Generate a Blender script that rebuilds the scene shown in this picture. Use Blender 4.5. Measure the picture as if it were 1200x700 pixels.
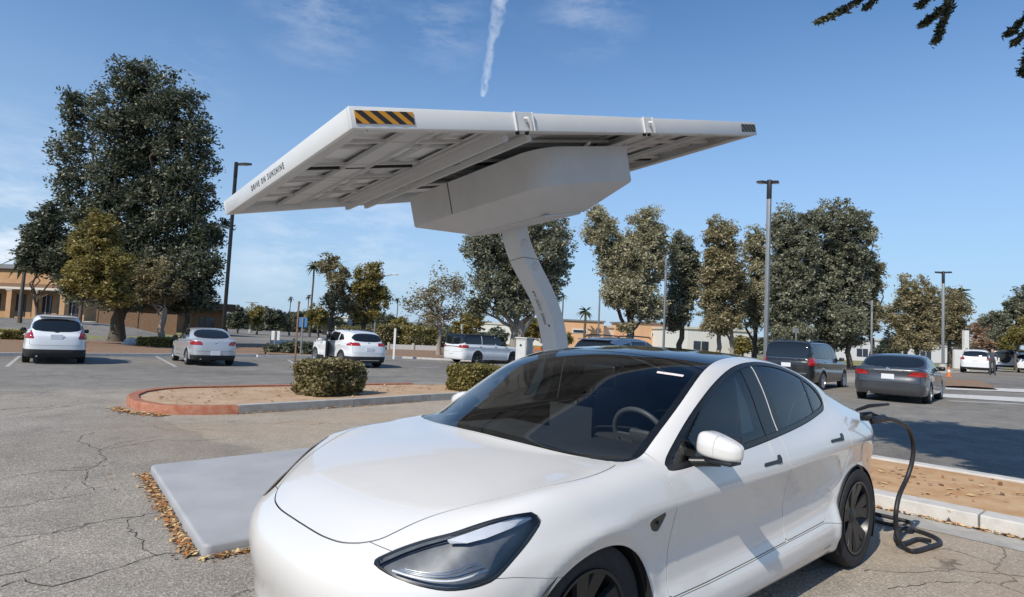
import bpy, bmesh, math, random
import numpy as np
from mathutils import Vector, Matrix

for o in list(bpy.data.objects): bpy.data.objects.remove(o)
C = bpy.context.scene.collection
SC = bpy.context.scene
R = math.radians

# ---------------------------------------------------------------- camera
CAM = np.array([0.90226, 2.42427, 1.46643]); YAW, PIT, ROL, FOC = 3.98362, 0.06153, 0.0478, 710.02
def cam_axes():
    f = np.array([math.cos(PIT)*math.cos(YAW), math.cos(PIT)*math.sin(YAW), math.sin(PIT)])
    r0 = np.array([math.sin(YAW), -math.cos(YAW), 0]); u0 = np.cross(r0, f)
    return f, math.cos(ROL)*r0+math.sin(ROL)*u0, -math.sin(ROL)*r0+math.cos(ROL)*u0
CF, CR, CU = cam_axes()
cd = bpy.data.cameras.new('camera'); cam = bpy.data.objects.new('camera', cd); C.objects.link(cam)
cd.sensor_width = 36; cd.lens = FOC/1200*36; cd.clip_start = .05; cd.clip_end = 12000
cam.matrix_world = Matrix([[CR[i], CU[i], -CF[i], CAM[i]] for i in range(3)]+[[0, 0, 0, 1]])
SC.camera = cam

# ---------------------------------------------------------------- sky and sun
SUN_AZ, SUN_EL = R(12), R(42)
SUNV = Vector((math.cos(SUN_EL)*math.cos(SUN_AZ), math.cos(SUN_EL)*math.sin(SUN_AZ), math.sin(SUN_EL)))
sl = bpy.data.lights.new('sun', 'SUN'); sl.energy = 3.9; sl.angle = R(.55); sl.color = (1, .925, .80)
so = bpy.data.objects.new('sun', sl); C.objects.link(so)
so.rotation_euler = (-SUNV).to_track_quat('-Z', 'Y').to_euler()
W = bpy.data.worlds.new('World'); SC.world = W; W.use_nodes = True
SC.view_settings.view_transform = 'Standard'; SC.view_settings.look = 'None'
SC.view_settings.gamma = 1; SC.view_settings.exposure = 0.17
SC.render.film_transparent = False
SC.cycles.max_bounces = 6; SC.cycles.transparent_max_bounces = 12
SC.cycles.caustics_reflective = False; SC.cycles.caustics_refractive = False

def ray(px, py):
    d = CF+(px-600)/FOC*CR-(py-350)/FOC*CU
    return d/np.linalg.norm(d)

def build_world():
    nt = W.node_tree; N = nt.nodes; L = nt.links; N.clear()
    out = N.new('ShaderNodeOutputWorld'); bg = N.new('ShaderNodeBackground'); bg.inputs[1].default_value = .105
    sky = N.new('ShaderNodeTexSky'); sky.sky_type = 'NISHITA'; sky.sun_disc = False
    sky.sun_elevation = SUN_EL; sky.sun_rotation = R(90)-SUN_AZ
    sky.air_density = 1.0; sky.dust_density = .15; sky.ozone_density = 2.2; sky.altitude = 200
    geo = N.new('ShaderNodeTexCoord')
    sep = N.new('ShaderNodeSeparateXYZ'); L.new(geo.outputs['Generated'], sep.inputs[0])
    def m(op, a, b=None, cl=False):
        n = N.new('ShaderNodeMath'); n.operation = op; n.use_clamp = cl
        for i, v in enumerate((a, b)):
            if v is None: continue
            if isinstance(v, (int, float)): n.inputs[i].default_value = v
            else: L.new(v, n.inputs[i])
        return n.outputs[0]
    z = m('ADD', m('MAXIMUM', sep.outputs[2], .0), .06)
    comb = N.new('ShaderNodeCombineXYZ')
    L.new(m('DIVIDE', sep.outputs[0], z), comb.inputs[0]); L.new(m('DIVIDE', sep.outputs[1], z), comb.inputs[1])
    mp = N.new('ShaderNodeMapping'); L.new(comb.outputs[0], mp.inputs[0])
    mp.inputs['Rotation'].default_value = (0, 0, R(35)); mp.inputs['Scale'].default_value = (.35, 1.1, 1)
    n1 = N.new('ShaderNodeTexNoise'); n1.inputs['Scale'].default_value = .9; n1.inputs['Detail'].default_value = 9
    n1.inputs['Roughness'].default_value = .62; n1.inputs['Distortion'].default_value = .5
    L.new(mp.outputs[0], n1.inputs['Vector'])
    n2 = N.new('ShaderNodeTexNoise'); n2.inputs['Scale'].default_value = .28; n2.inputs['Detail'].default_value = 3
    L.new(comb.outputs[0], n2.inputs['Vector'])
    wisps = m('MULTIPLY', m('SUBTRACT', n1.outputs[0], .50), 2.2, True)
    wisps = m('MULTIPLY', wisps, m('MULTIPLY', m('SUBTRACT', n2.outputs[0], .44), 5.0, True))
    mask = m('MULTIPLY', wisps, .10)
    # soft cirrus patches where the photograph has them: direction, angular radius, strength
    ns = N.new('ShaderNodeTexNoise'); ns.inputs['Scale'].default_value = 7; ns.inputs['Detail'].default_value = 8; ns.inputs['Roughness'].default_value = .65
    mp2 = N.new('ShaderNodeMapping'); mp2.inputs['Scale'].default_value = (1, 1, 3.2); L.new(geo.outputs['Generated'], mp2.inputs[0]); L.new(mp2.outputs[0], ns.inputs[0])
    for px, py, rx, st in ((375, 0, .08, .30), (690, -4, .07, .30), (5, 285, .09, .9), (40, 235, .06, .4), (430, 275, .10, .40), (345, 300, .10, .42), (40, 188, .07, .25), (470, 300, .07, .3), (520, 30, .06, .25), (230, 85, .05, .15)):
        v = ray(px, py)
        dp = N.new('ShaderNodeVectorMath'); dp.operation = 'DISTANCE'; L.new(geo.outputs['Generated'], dp.inputs[0]); dp.inputs[1].default_value = tuple(v)
        fall = m('SUBTRACT', 1, m('DIVIDE', dp.outputs['Value'], rx*1.5), True)
        p = m('MULTIPLY', m('MULTIPLY', fall, m('MULTIPLY', m('SUBTRACT', ns.outputs[0], .43), 4.5, True)), st, True)
        mask = m('MAXIMUM', mask, p)
    # vapour trail
    a = Vector(ray(594, -45)); b = Vector(ray(566, 112)); e = b-a; ln2 = e.dot(e)
    sub = N.new('ShaderNodeVectorMath'); sub.operation = 'SUBTRACT'; L.new(geo.outputs['Generated'], sub.inputs[0]); sub.inputs[1].default_value = a
    dt = N.new('ShaderNodeVectorMath'); dt.operation = 'DOT_PRODUCT'; L.new(sub.outputs[0], dt.inputs[0]); dt.inputs[1].default_value = e
    t = m('DIVIDE', dt.outputs['Value'], ln2, True)
    scl = N.new('ShaderNodeVectorMath'); scl.operation = 'SCALE'; scl.inputs[0].default_value = e; L.new(t, scl.inputs['Scale'])
    df = N.new('ShaderNodeVectorMath'); df.operation = 'DISTANCE'; L.new(sub.outputs[0], df.inputs[0]); L.new(scl.outputs[0], df.inputs[1])
    n3 = N.new('ShaderNodeTexNoise'); n3.inputs['Scale'].default_value = 48; n3.inputs['Detail'].default_value = 6; L.new(geo.outputs['Generated'], n3.inputs[0])
    wid = m('ADD', .004, m('MULTIPLY', m('SUBTRACT', 1, t), .013))
    dist = m('ADD', df.outputs['Value'], m('MULTIPLY', m('SUBTRACT', n3.outputs[0], .5), .022))
    tr = m('SUBTRACT', 1, m('DIVIDE', dist, wid), True)
    tr = m('MULTIPLY', m('MULTIPLY', m('POWER', tr, .7), .60), m('MULTIPLY', m('SUBTRACT', n3.outputs[0], .28), 3.4, True), True)
    mask = m('MAXIMUM', mask, tr)
    hz = m('MULTIPLY', sep.outputs[2], 14, True)
    mask = m('MULTIPLY', mask, hz)
    tint = N.new('ShaderNodeMixRGB'); tint.blend_type = 'MULTIPLY'; tint.inputs[0].default_value = 1; L.new(sky.outputs[0], tint.inputs[1]); tint.inputs[2].default_value = (.80, 1.12, 1.34, 1)
    # the pale band low in the sky is bluish white all round
    low = N.new('ShaderNodeMixRGB'); L.new(tint.outputs[0], low.inputs[1]); low.inputs[2].default_value = (3.7, 4.9, 6.5, 1)
    L.new(m('MULTIPLY', m('POWER', m('SUBTRACT', 1, m('DIVIDE', m('MAXIMUM', sep.outputs[2], 0), .52), True), 1.35), .95), low.inputs[0])
    mix = N.new('ShaderNodeMixRGB'); L.new(mask, mix.inputs[0]); L.new(low.outputs[0], mix.inputs[1]); mix.inputs[2].default_value = (8.2, 8.6, 9.3, 1)
    L.new(mix.outputs[0], bg.inputs[0]); L.new(bg.outputs[0], out.inputs[0])
build_world()

# ---------------------------------------------------------------- ground height and placing
def sstep(x): x = np.clip(x, 0, 1); return x*x*(3-2*x)
def Hh(x, y):
    """the lot dips a little towards the middle, rises behind it to the right and, far off, to the left"""
    dx = x-CAM[0]; dy = y-CAM[1]; d = np.hypot(dx, dy)
    an = np.degrees(np.arctan2(dy, dx)) % 360                # 180 = right end of the view, 270 = left end
    side = sstep((an-198)/14)
    dip = -.24*sstep((d-13)/12)*side
    right = .42*sstep((d-24)/18)*(1-sstep((an-191)/5))
    left = 1.1*sstep((d-46)/22)*sstep((an-256)/6)
    return dip+right+left
def at(px, py, dz=0.):
    """the point of the ground (plus dz) seen at that place of the photograph"""
    d = ray(px, py); t = .5; st = .02
    for _ in range(4000):
        p = CAM+t*d
        if p[2] < Hh(p[0], p[1])+dz: break
        st = max(.02, .004*t); t += st
    lo, hi = t-st, t
    for _ in range(20):
        m = (lo+hi)/2; p = CAM+m*d
        if p[2] < Hh(p[0], p[1])+dz: hi = m
        else: lo = m
    return CAM+hi*d
def dep(px, py, D):
    """the point at depth D (metres along the view) seen at px, py"""
    return CAM+D*(CF+(px-600)/FOC*CR-(py-350)/FOC*CU)
def foot(px, D, py=None):
    """ground point under the direction of px at depth D; py picks the height at which px is read"""
    if py is None: py = 395+.047*(px-600)+20
    p = dep(px, py, D); return np.array([p[0], p[1], float(Hh(p[0], p[1]))])

# ---------------------------------------------------------------- objects
def tag(o, label=None, cat=None, group=None, kind=None):
    if label: o['label'] = label
    if cat: o['category'] = cat
    if group: o['group'] = group
    if kind: o['kind'] = kind
    return o
def thing(name, label=None, cat=None, loc=(0, 0, 0), rz=0., group=None):
    o = bpy.data.objects.new(name, None); C.objects.link(o); o.empty_display_size = .3
    o.location = tuple(float(v) for v in loc); o.rotation_euler = (0, 0, rz); return tag(o, label, cat, group)
def mesh_obj(name, me, mat, parent=None):
    o = bpy.data.objects.new(name, me); C.objects.link(o)
    if mat is not None and not me.materials:
        for m in (mat if isinstance(mat, (list, tuple)) else [mat]): me.materials.append(m)
    if parent is not None: o.parent = parent
    return o
def copy_tree(o, parent=None):
    c = o.copy(); C.objects.link(c)
    if parent is not None: c.parent = parent
    for ch in [x for x in C.objects if x.parent == o]: copy_tree(ch, c)
    return c

class MB:
    """collects shapes for one mesh"""
    def __init__(s): s.v = []; s.f = []; s.m = []; s.n = 0
    def add(s, v, f, mi=0):
        s.v.append(np.array(v, float).reshape(-1, 3))
        s.f += [tuple(int(i)+s.n for i in q) for q in f]; s.m += [mi]*len(f); s.n += len(v); return s
    def box(s, c, d, rz=0., bev=0., mi=0, M=None):
        bm = bmesh.new(); bmesh.ops.create_cube(bm, size=1)
        for v in bm.verts: v.co = Vector((v.co.x*d[0], v.co.y*d[1], v.co.z*d[2]))
        if bev > 0: bmesh.ops.bevel(bm, geom=bm.edges[:], offset=bev, segments=2, profile=.5, affect='EDGES')
        mt = Matrix.Translation(Vector([float(x) for x in c]))@Matrix.Rotation(rz, 4, 'Z')
        if M is not None: mt = M@mt
        bm.transform(mt); bm.verts.index_update()
        s.add([v.co[:] for v in bm.verts], [[v.index for v in f.verts] for f in bm.faces], mi); bm.free(); return s
    def tube(s, pts, rad, n=8, mi=0, caps=True):
        P = np.array(pts, float); N = len(P); rad = np.broadcast_to(np.array(rad, float), (N,))
        T = np.gradient(P, axis=0); T /= np.maximum(np.linalg.norm(T, axis=1), 1e-9)[:, None]
        up = np.array([0, 0, 1.]) if abs(T[0, 2]) < .9 else np.array([1., 0, 0])
        u = np.cross(T[0], up); u /= np.linalg.norm(u); V = []
        for i in range(N):
            u = u-T[i]*(u@T[i]); u /= max(np.linalg.norm(u), 1e-9); w = np.cross(T[i], u)
            a = np.arange(n)/n*2*math.pi
            V.append(P[i]+rad[i]*(np.cos(a)[:, None]*u+np.sin(a)[:, None]*w))
        F = []
        for i in range(N-1):
            for j in range(n):
                k = (j+1) % n; F.append((i*n+j, i*n+k, (i+1)*n+k, (i+1)*n+j))
        if caps: F.append(tuple(range(n))[::-1]); F.append(tuple((N-1)*n+j for j in range(n)))
        return s.add(np.concatenate(V), F, mi)
    def lathe(s, prof, n=24, axis='Y', c=(0, 0, 0), mi=0, closed=False, ph=0., cap=True):
        """prof: (radius, position along the axis)"""
        V = []; K = len(prof)
        for r, h in prof:
            for j in range(n):
                a = 2*math.pi*j/n+ph; x, z = r*math.cos(a), r*math.sin(a)
                V.append({'Y': (x, h, z), 'Z': (x, z, h), 'X': (h, x, z)}[axis])
        V = np.array(V)+np.array(c); F = []
        for i in range(K if closed else K-1):
            for j in range(n):
                k = (j+1) % n; i2 = (i+1) % K; F.append((i*n+j, i*n+k, i2*n+k, i2*n+j))
        if not closed and cap:
            if prof[0][0] > 1e-4: F.append(tuple(range(n))[::-1])
            if prof[-1][0] > 1e-4: F.append(tuple((K-1)*n+j for j in range(n)))
        return s.add(V, F, mi)
    def prism(s, poly, z0, z1, mi=0, M=None):
        """polygon in x,y between heights z0 and z1"""
        n = len(poly); V = [(p[0], p[1], z0) for p in poly]+[(p[0], p[1], z1) for p in poly]
        if M is not None: V = [tuple(M@Vector(v)) for v in V]
        F = [tuple(range(n))[::-1], tuple(range(n, 2*n))]+[(i, (i+1) % n, n+(i+1) % n, n+i) for i in range(n)]
        return s.add(V, F, mi)
    def build(s, name, mat, parent=None, smooth=False, ang=None):
        me = bpy.data.meshes.new(name); me.from_pydata(np.concatenate(s.v).tolist(), [], s.f)
        for m in (mat if isinstance(mat, (list, tuple)) else [mat]): me.materials.append(m)
        if len(set(s.m)) > 1: me.polygons.foreach_set('material_index', s.m)
        bm = bmesh.new(); bm.from_mesh(me); bmesh.ops.recalc_face_normals(bm, faces=bm.faces); bm.to_mesh(me); bm.free()
        if smooth or ang:
            me.polygons.foreach_set('use_smooth', [True]*len(me.polygons))
            try: me.set_sharp_from_angle(angle=R(ang or 40))
            except Exception: pass
        return mesh_obj(name, me, None, parent)

# ---------------------------------------------------------------- materials
MATS = {}
def mat(name, col=(.5, .5, .5), rough=.6, metal=0., coat=0., var=0., scale=4., bump=0., bscale=30., spec=.5, col2=None, emit=None, streak=None):
    if name in MATS: return MATS[name]
    m = bpy.data.materials.new(name); m.use_nodes = True; nt = m.node_tree; N = nt.nodes; L = nt.links
    b = N['Principled BSDF']; b.inputs['Base Color'].default_value = (*col, 1); b.inputs['Roughness'].default_value = rough
    b.inputs['Metallic'].default_value = metal; b.inputs['Coat Weight'].default_value = coat; b.inputs['Coat Roughness'].default_value = .03
    b.inputs['Specular IOR Level'].default_value = spec
    if emit: b.inputs['Emission Color'].default_value = (*emit[:3], 1); b.inputs['Emission Strength'].default_value = emit[3]
    tc = N.new('ShaderNodeTexCoord')
    if var or col2:
        n = N.new('ShaderNodeTexNoise'); n.inputs['Scale'].default_value = scale; n.inputs['Detail'].default_value = 8; n.inputs['Roughness'].default_value = .62
        src = tc.outputs['Object']
        if streak:
            mp = N.new('ShaderNodeMapping'); mp.inputs['Scale'].default_value = streak; L.new(src, mp.inputs[0]); src = mp.outputs[0]
        L.new(src, n.inputs[0]); rp = N.new('ShaderNodeValToRGB'); rp.color_ramp.elements[0].position = .32; rp.color_ramp.elements[1].position = .68
        a = col; c2 = col2 or tuple(min(1, c*(1+var)) for c in col)
        if not col2: a = tuple(c*(1-var) for c in col)
        rp.color_ramp.elements[0].color = (*a, 1); rp.color_ramp.elements[1].color = (*c2, 1)
        L.new(n.outputs[0], rp.inputs[0]); L.new(rp.outputs[0], b.inputs['Base Color'])
    if bump:
        n = N.new('ShaderNodeTexNoise'); n.inputs['Scale'].default_value = bscale; n.inputs['Detail'].default_value = 6; L.new(tc.outputs['Object'], n.inputs[0])
        bp = N.new('ShaderNodeBump'); bp.inputs['Strength'].default_value = bump; bp.inputs['Distance'].default_value = .01
        L.new(n.outputs[0], bp.inputs['Height']); L.new(bp.outputs[0], b.inputs['Normal'])
    MATS[name] = m; return m

def glass_mat(name, tint=(.3, .33, .34), ior=1.5, refl=1.0):
    if name in MATS: return MATS[name]
    m = bpy.data.materials.new(name); m.use_nodes = True; nt = m.node_tree; N = nt.nodes; L = nt.links; N.clear()
    o = N.new('ShaderNodeOutputMaterial'); t = N.new('ShaderNodeBsdfTransparent'); t.inputs[0].default_value = (*tint, 1)
    g = N.new('ShaderNodeBsdfGlossy'); g.inputs['Roughness'].default_value = .01; g.inputs[0].default_value = (refl, refl, refl, 1)
    f = N.new('ShaderNodeFresnel'); f.inputs[0].default_value = ior; mx = N.new('ShaderNodeMixShader')
    L.new(f.outputs[0], mx.inputs[0]); L.new(t.outputs[0], mx.inputs[1]); L.new(g.outputs[0], mx.inputs[2]); L.new(mx.outputs[0], o.inputs[0])
    MATS[name] = m; return m

M_WHITE = mat('pearl_white_paint', (.69, .672, .645), .28, coat=1., var=.006, scale=3)
M_BLACK = mat('black_trim', (.012, .013, .014), .35, var=.2, scale=20)
M_MATTE = mat('dark_plastic', (.02, .02, .021), .75, var=.25, scale=12)
M_RUBBER = mat('tyre_rubber', (.022, .022, .023), .85, var=.3, scale=30, bump=.3, bscale=120)
M_GLASS = glass_mat('clear_car_glass', (.62, .66, .65))
M_DARKGLASS = glass_mat('tinted_car_glass', (.10, .12, .13))
M_PRIV = mat('privacy_glass', (.012, .015, .018), .04, coat=0, spec=.7)
M_RIM = mat('alloy_silver', (.45, .46, .47), .3, metal=.9, var=.08)
M_RIMD = mat('alloy_graphite', (.06, .062, .065), .35, metal=.6, var=.15)
M_RED = mat('tail_lamp_red', (.35, .012, .01), .15, coat=.8, var=.2, scale=25)
M_CHROME = mat('chrome', (.75, .76, .78), .12, metal=1.)
M_PLATE = mat('number_plate_white', (.68, .70, .72), .5, var=.05, scale=30)
M_STEELW = mat('powder_coated_steel', (.62, .625, .63), .42, var=.04, scale=2.5, bump=.06, bscale=60)
# ---------------------------------------------------------------- car bodies: smooth implicit shells
def pchip(xs, ys):
    xs = np.array(xs, float); ys = np.array(ys, float)
    h = np.diff(xs); d = np.diff(ys)/h; m = np.zeros(len(xs))
    for i in range(1, len(xs)-1):
        if d[i-1]*d[i] > 0:
            w1 = 2*h[i]+h[i-1]; w2 = h[i]+2*h[i-1]
            m[i] = (w1+w2)/(w1/d[i-1]+w2/d[i])
    m[0] = d[0]; m[-1] = d[-1]
    def f(x):
        x = np.clip(x, xs[0], xs[-1]); i = np.clip(np.searchsorted(xs, x)-1, 0, len(h)-1)
        t = (x-xs[i])/h[i]
        return ((1+2*t)*(1-t)**2*ys[i]+t*(1-t)**2*h[i]*m[i]+t*t*(3-2*t)*ys[i+1]+t*t*(t-1)*h[i]*m[i+1])
    return f

class Curve:
    def __init__(s, pts, sm=.03):
        xs = [p[0] for p in pts]; f = pchip(xs, [p[1] for p in pts])
        s.g = np.linspace(xs[0], xs[-1], 1600); v = f(s.g); st = s.g[1]-s.g[0]
        n = int(3*sm/st)
        if n > 1:
            k = np.exp(-.5*(np.arange(-n, n+1)*st/sm)**2); k /= k.sum()
            a0 = 2*v[0]-v[1:n+1][::-1]; a1 = 2*v[-1]-v[-n-1:-1][::-1]
            v = np.convolve(np.concatenate([a0, v, a1]), k, 'valid')
        s.v = v
        s.e0 = (v[1]-v[0])/st; s.e1 = (v[-1]-v[-2])/st
    def __call__(s, x):
        r = np.interp(x, s.g, s.v)
        return r+np.minimum(x-s.g[0], 0)*s.e0+np.maximum(x-s.g[-1], 0)*s.e1

def sstep_(x): x = np.clip(x, 0, 1); return x*x*(3-2*x)
def smax(a, b, k):
    h = np.maximum(k-np.abs(a-b), 0)/k
    return np.maximum(a, b)+h*h*k*.25
def smin(a, b, k): return -smax(-a, -b, k)

class CarField:
    """s runs back from the front bumper, a = |y|, z up."""
    def __init__(c, **k):
        c.k = k; c.L = k['L']; c.wheels = k['wheels']; c.wr = k['wr']
        for n in ('Tc', 'Wm', 'P', 'fa', 'fz', 'ra', 'rz', 'Tg', 'Gw', 'Gt', 'crown', 'hoodx', 'seff'):
            v = k[n]; pts = list(v[1:])
            if n in ('crown', 'hoodx', 'fa', 'ra'): pts = [(-x, y) for x, y in pts[:0:-1]]+pts
            setattr(c, n, Curve(pts, v[0]))
        c.cz = Curve(k['cz'][1:], k['cz'][0])
        c.zb = k.get('zb', .17); c.kst = k.get('kst', .09); c.kff = k.get('kff', .10)
        c.kgr = k.get('kgr', .10); c.kun = k.get('kun', .035); c.flare = k.get('flare', .012)
    def low(c, s, a, z):
        W = c.Wm(s)+c.P(z-c.cz(s))
        for ws in c.wheels:
            r = np.sqrt((s-ws)**2+(z-c.wr)**2)
            W = W+c.flare*np.exp(-((r-c.wr-.055)/.045)**2)*(z > 0)
        side = a-W
        top = z-(c.Tc(s)+c.hoodx(a)*np.clip(c.k['hx'](s), 0, 1))
        if 'bump' in c.k: top = top-c.k['bump']*np.exp(-((a-.80)/.11)**2)*sstep_((s-.28)/.25)*(1-sstep_((s-.72)/.35))
        fr = (c.fa(a)+c.fz(z)-s)*.85
        re = (s-(c.L-c.ra(a)-c.rz(z)))*.9
        k = c.kst+c.k.get('kst2', 0)*sstep_((s-3.2)/.9)
        g = smax(side, top, k)
        g = smax(g, fr, c.kff); g = smax(g, re, c.kff)
        return smax(g, c.zb-z, .05)
    def green(c, s, a, z):
        t = c.Gt(z)
        side = (a-c.Gw(s)-t)*.9
        se = s-c.seff(s)*a*a
        e = .01
        sl = (c.Tg(se+e)-c.Tg(se-e))/(2*e)
        top = (z-(c.Tg(se)-c.crown(a)))/np.sqrt(1+sl*sl)
        re = (s-(c.L-.05-c.ra(a)-c.rz(z)))*.9
        return smax(smax(smax(side, top, c.kgr), .58-z, .05), re, .08)
    def g(c, s, y, z):
        a = np.sqrt(y*y+1e-6)
        return smin(c.low(s, a, z), c.green(s, a, z), c.kun+c.k.get('kun2', 0)*sstep_((s-2.9)/.9))
    def G(c, p): return c.g(-p[:, 0], p[:, 1], p[:, 2])          # world-like frame: x forward
    def grad(c, p, e=.004):
        o = np.zeros_like(p)
        for i in range(3):
            d = np.zeros(3); d[i] = e
            o[:, i] = (c.G(p+d)-c.G(p-d))/(2*e)
        return o
    def normals(c, p):
        n = c.grad(p); return n/np.maximum(np.linalg.norm(n, axis=1), 1e-9)[:, None]
    def snap(c, p, it=3):
        for _ in range(it):
            n = c.grad(p); p = p-(c.G(p)/np.maximum((n*n).sum(1), .05))[:, None]*n
        return p
    def shell(c, ns=130, nf=40, nt=120):
        s0, s1 = .9, c.L-.85; zc = .55
        O, D = [], []
        th = np.linspace(0, 2*math.pi, nt*2, endpoint=False)
        rad = np.stack([np.zeros_like(th), np.sin(th), np.cos(th)], 1)
        rows = []
        for f in np.linspace(math.pi/2, 0, nf+1)[1:-1]: rows.append((s0, math.sin(f), math.cos(f)))
        for s in np.linspace(s0, s1, ns): rows.append((s, 0, 1))
        for f in np.linspace(0, math.pi/2, nf+1)[1:-1]: rows.append((s1, -math.sin(f), math.cos(f)))
        for s, fx, fr in rows:
            O.append(np.tile([-s, 0, zc], (len(th), 1))); D.append(rad*fr+np.array([fx, 0, 0]))
        O.append(np.array([[-s0, 0, zc], [-s1, 0, zc]])); D.append(np.array([[1., 0, 0], [-1., 0, 0]]))
        O = np.concatenate(O); D = np.concatenate(D)
        lo = np.zeros(len(O)); hi = np.full(len(O), 1.6)
        for _ in range(34):
            m = (lo+hi)/2; i = c.G(O+D*m[:, None]) < 0
            lo = np.where(i, m, lo); hi = np.where(i, hi, m)
        V = O+D*((lo+hi)/2)[:, None]
        T = []; n = len(th); R = len(rows); j = np.arange(n); k = (j+1) % n
        for r in range(R-1):
            a, b, cc, d = r*n+j, r*n+k, (r+1)*n+k, (r+1)*n+j
            T.append(np.stack([a, cc, b], 1)); T.append(np.stack([a, d, cc], 1))
        T.append(np.stack([np.full(n, R*n), j, k], 1))
        T.append(np.stack([np.full(n, R*n+1), (R-1)*n+k, (R-1)*n+j], 1))
        T = np.concatenate(T)
        # orient outwards
        N = np.cross(V[T[:, 1]]-V[T[:, 0]], V[T[:, 2]]-V[T[:, 0]])
        o = (N*c.normals(V[T].mean(1))).sum(1) < 0
        T[o] = T[o][:, ::-1]
        return V, T

def clip(V, T, phi, lim):
    """keep phi < lim"""
    f = phi-lim; f = np.where(np.abs(f) < 1e-7, 1e-7, f); ins = f < 0; c = ins[T].sum(1)
    full = T[c == 3]; out = [full]
    keys = []; plan = []
    for cnt in (1, 2):
        t = T[c == cnt]
        if not len(t): continue
        lone = ins[t] if cnt == 1 else ~ins[t]
        k = np.argmax(lone, 1); r = np.arange(len(t))
        A = t[r, k]; B = t[r, (k+1) % 3]; C = t[r, (k+2) % 3]
        plan.append((cnt, A, B, C)); keys += [np.stack([A, B], 1), np.stack([A, C], 1)]
    if keys:
        K = np.sort(np.concatenate(keys), 1); U, inv = np.unique(K, axis=0, return_inverse=True); inv = inv.ravel()
        t = (f[U[:, 0]]/(f[U[:, 0]]-f[U[:, 1]]))[:, None]
        NV = V[U[:, 0]]*(1-t)+V[U[:, 1]]*t
        o = 0; b = len(V)
        for cnt, A, B, C in plan:
            n = len(A); ab = b+inv[o:o+n]; ac = b+inv[o+n:o+2*n]; o += 2*n
            if cnt == 1: out.append(np.stack([A, ab, ac], 1))
            else: out += [np.stack([ab, B, C], 1), np.stack([ab, C, ac], 1)]
        V = np.concatenate([V, NV])
    T = np.concatenate(out)
    ok = (T[:, 0] != T[:, 1]) & (T[:, 1] != T[:, 2]) & (T[:, 0] != T[:, 2]); T = T[ok]
    u, inv = np.unique(T, return_inverse=True)
    return V[u], inv.reshape(T.shape)

def sdf(P, Q):
    """signed distance of 2D points P to polygon Q (negative inside)"""
    Q = np.array(Q, float); d = np.full(len(P), 1e9); ins = np.zeros(len(P), bool)
    for i in range(len(Q)):
        a, b = Q[i], Q[(i+1) % len(Q)]; e = b-a; w = P-a
        t = np.clip((w@e)/max(e@e, 1e-12), 0, 1)
        d = np.minimum(d, np.linalg.norm(w-t[:, None]*e, axis=1))
        cr = ((a[1] <= P[:, 1]) != (b[1] <= P[:, 1]))
        with np.errstate(divide='ignore', invalid='ignore'):
            xi = a[0]+(P[:, 1]-a[1])/(b[1]-a[1])*e[0]
        ins ^= cr & (P[:, 0] < xi)
    return np.where(ins, -d, d)

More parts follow.
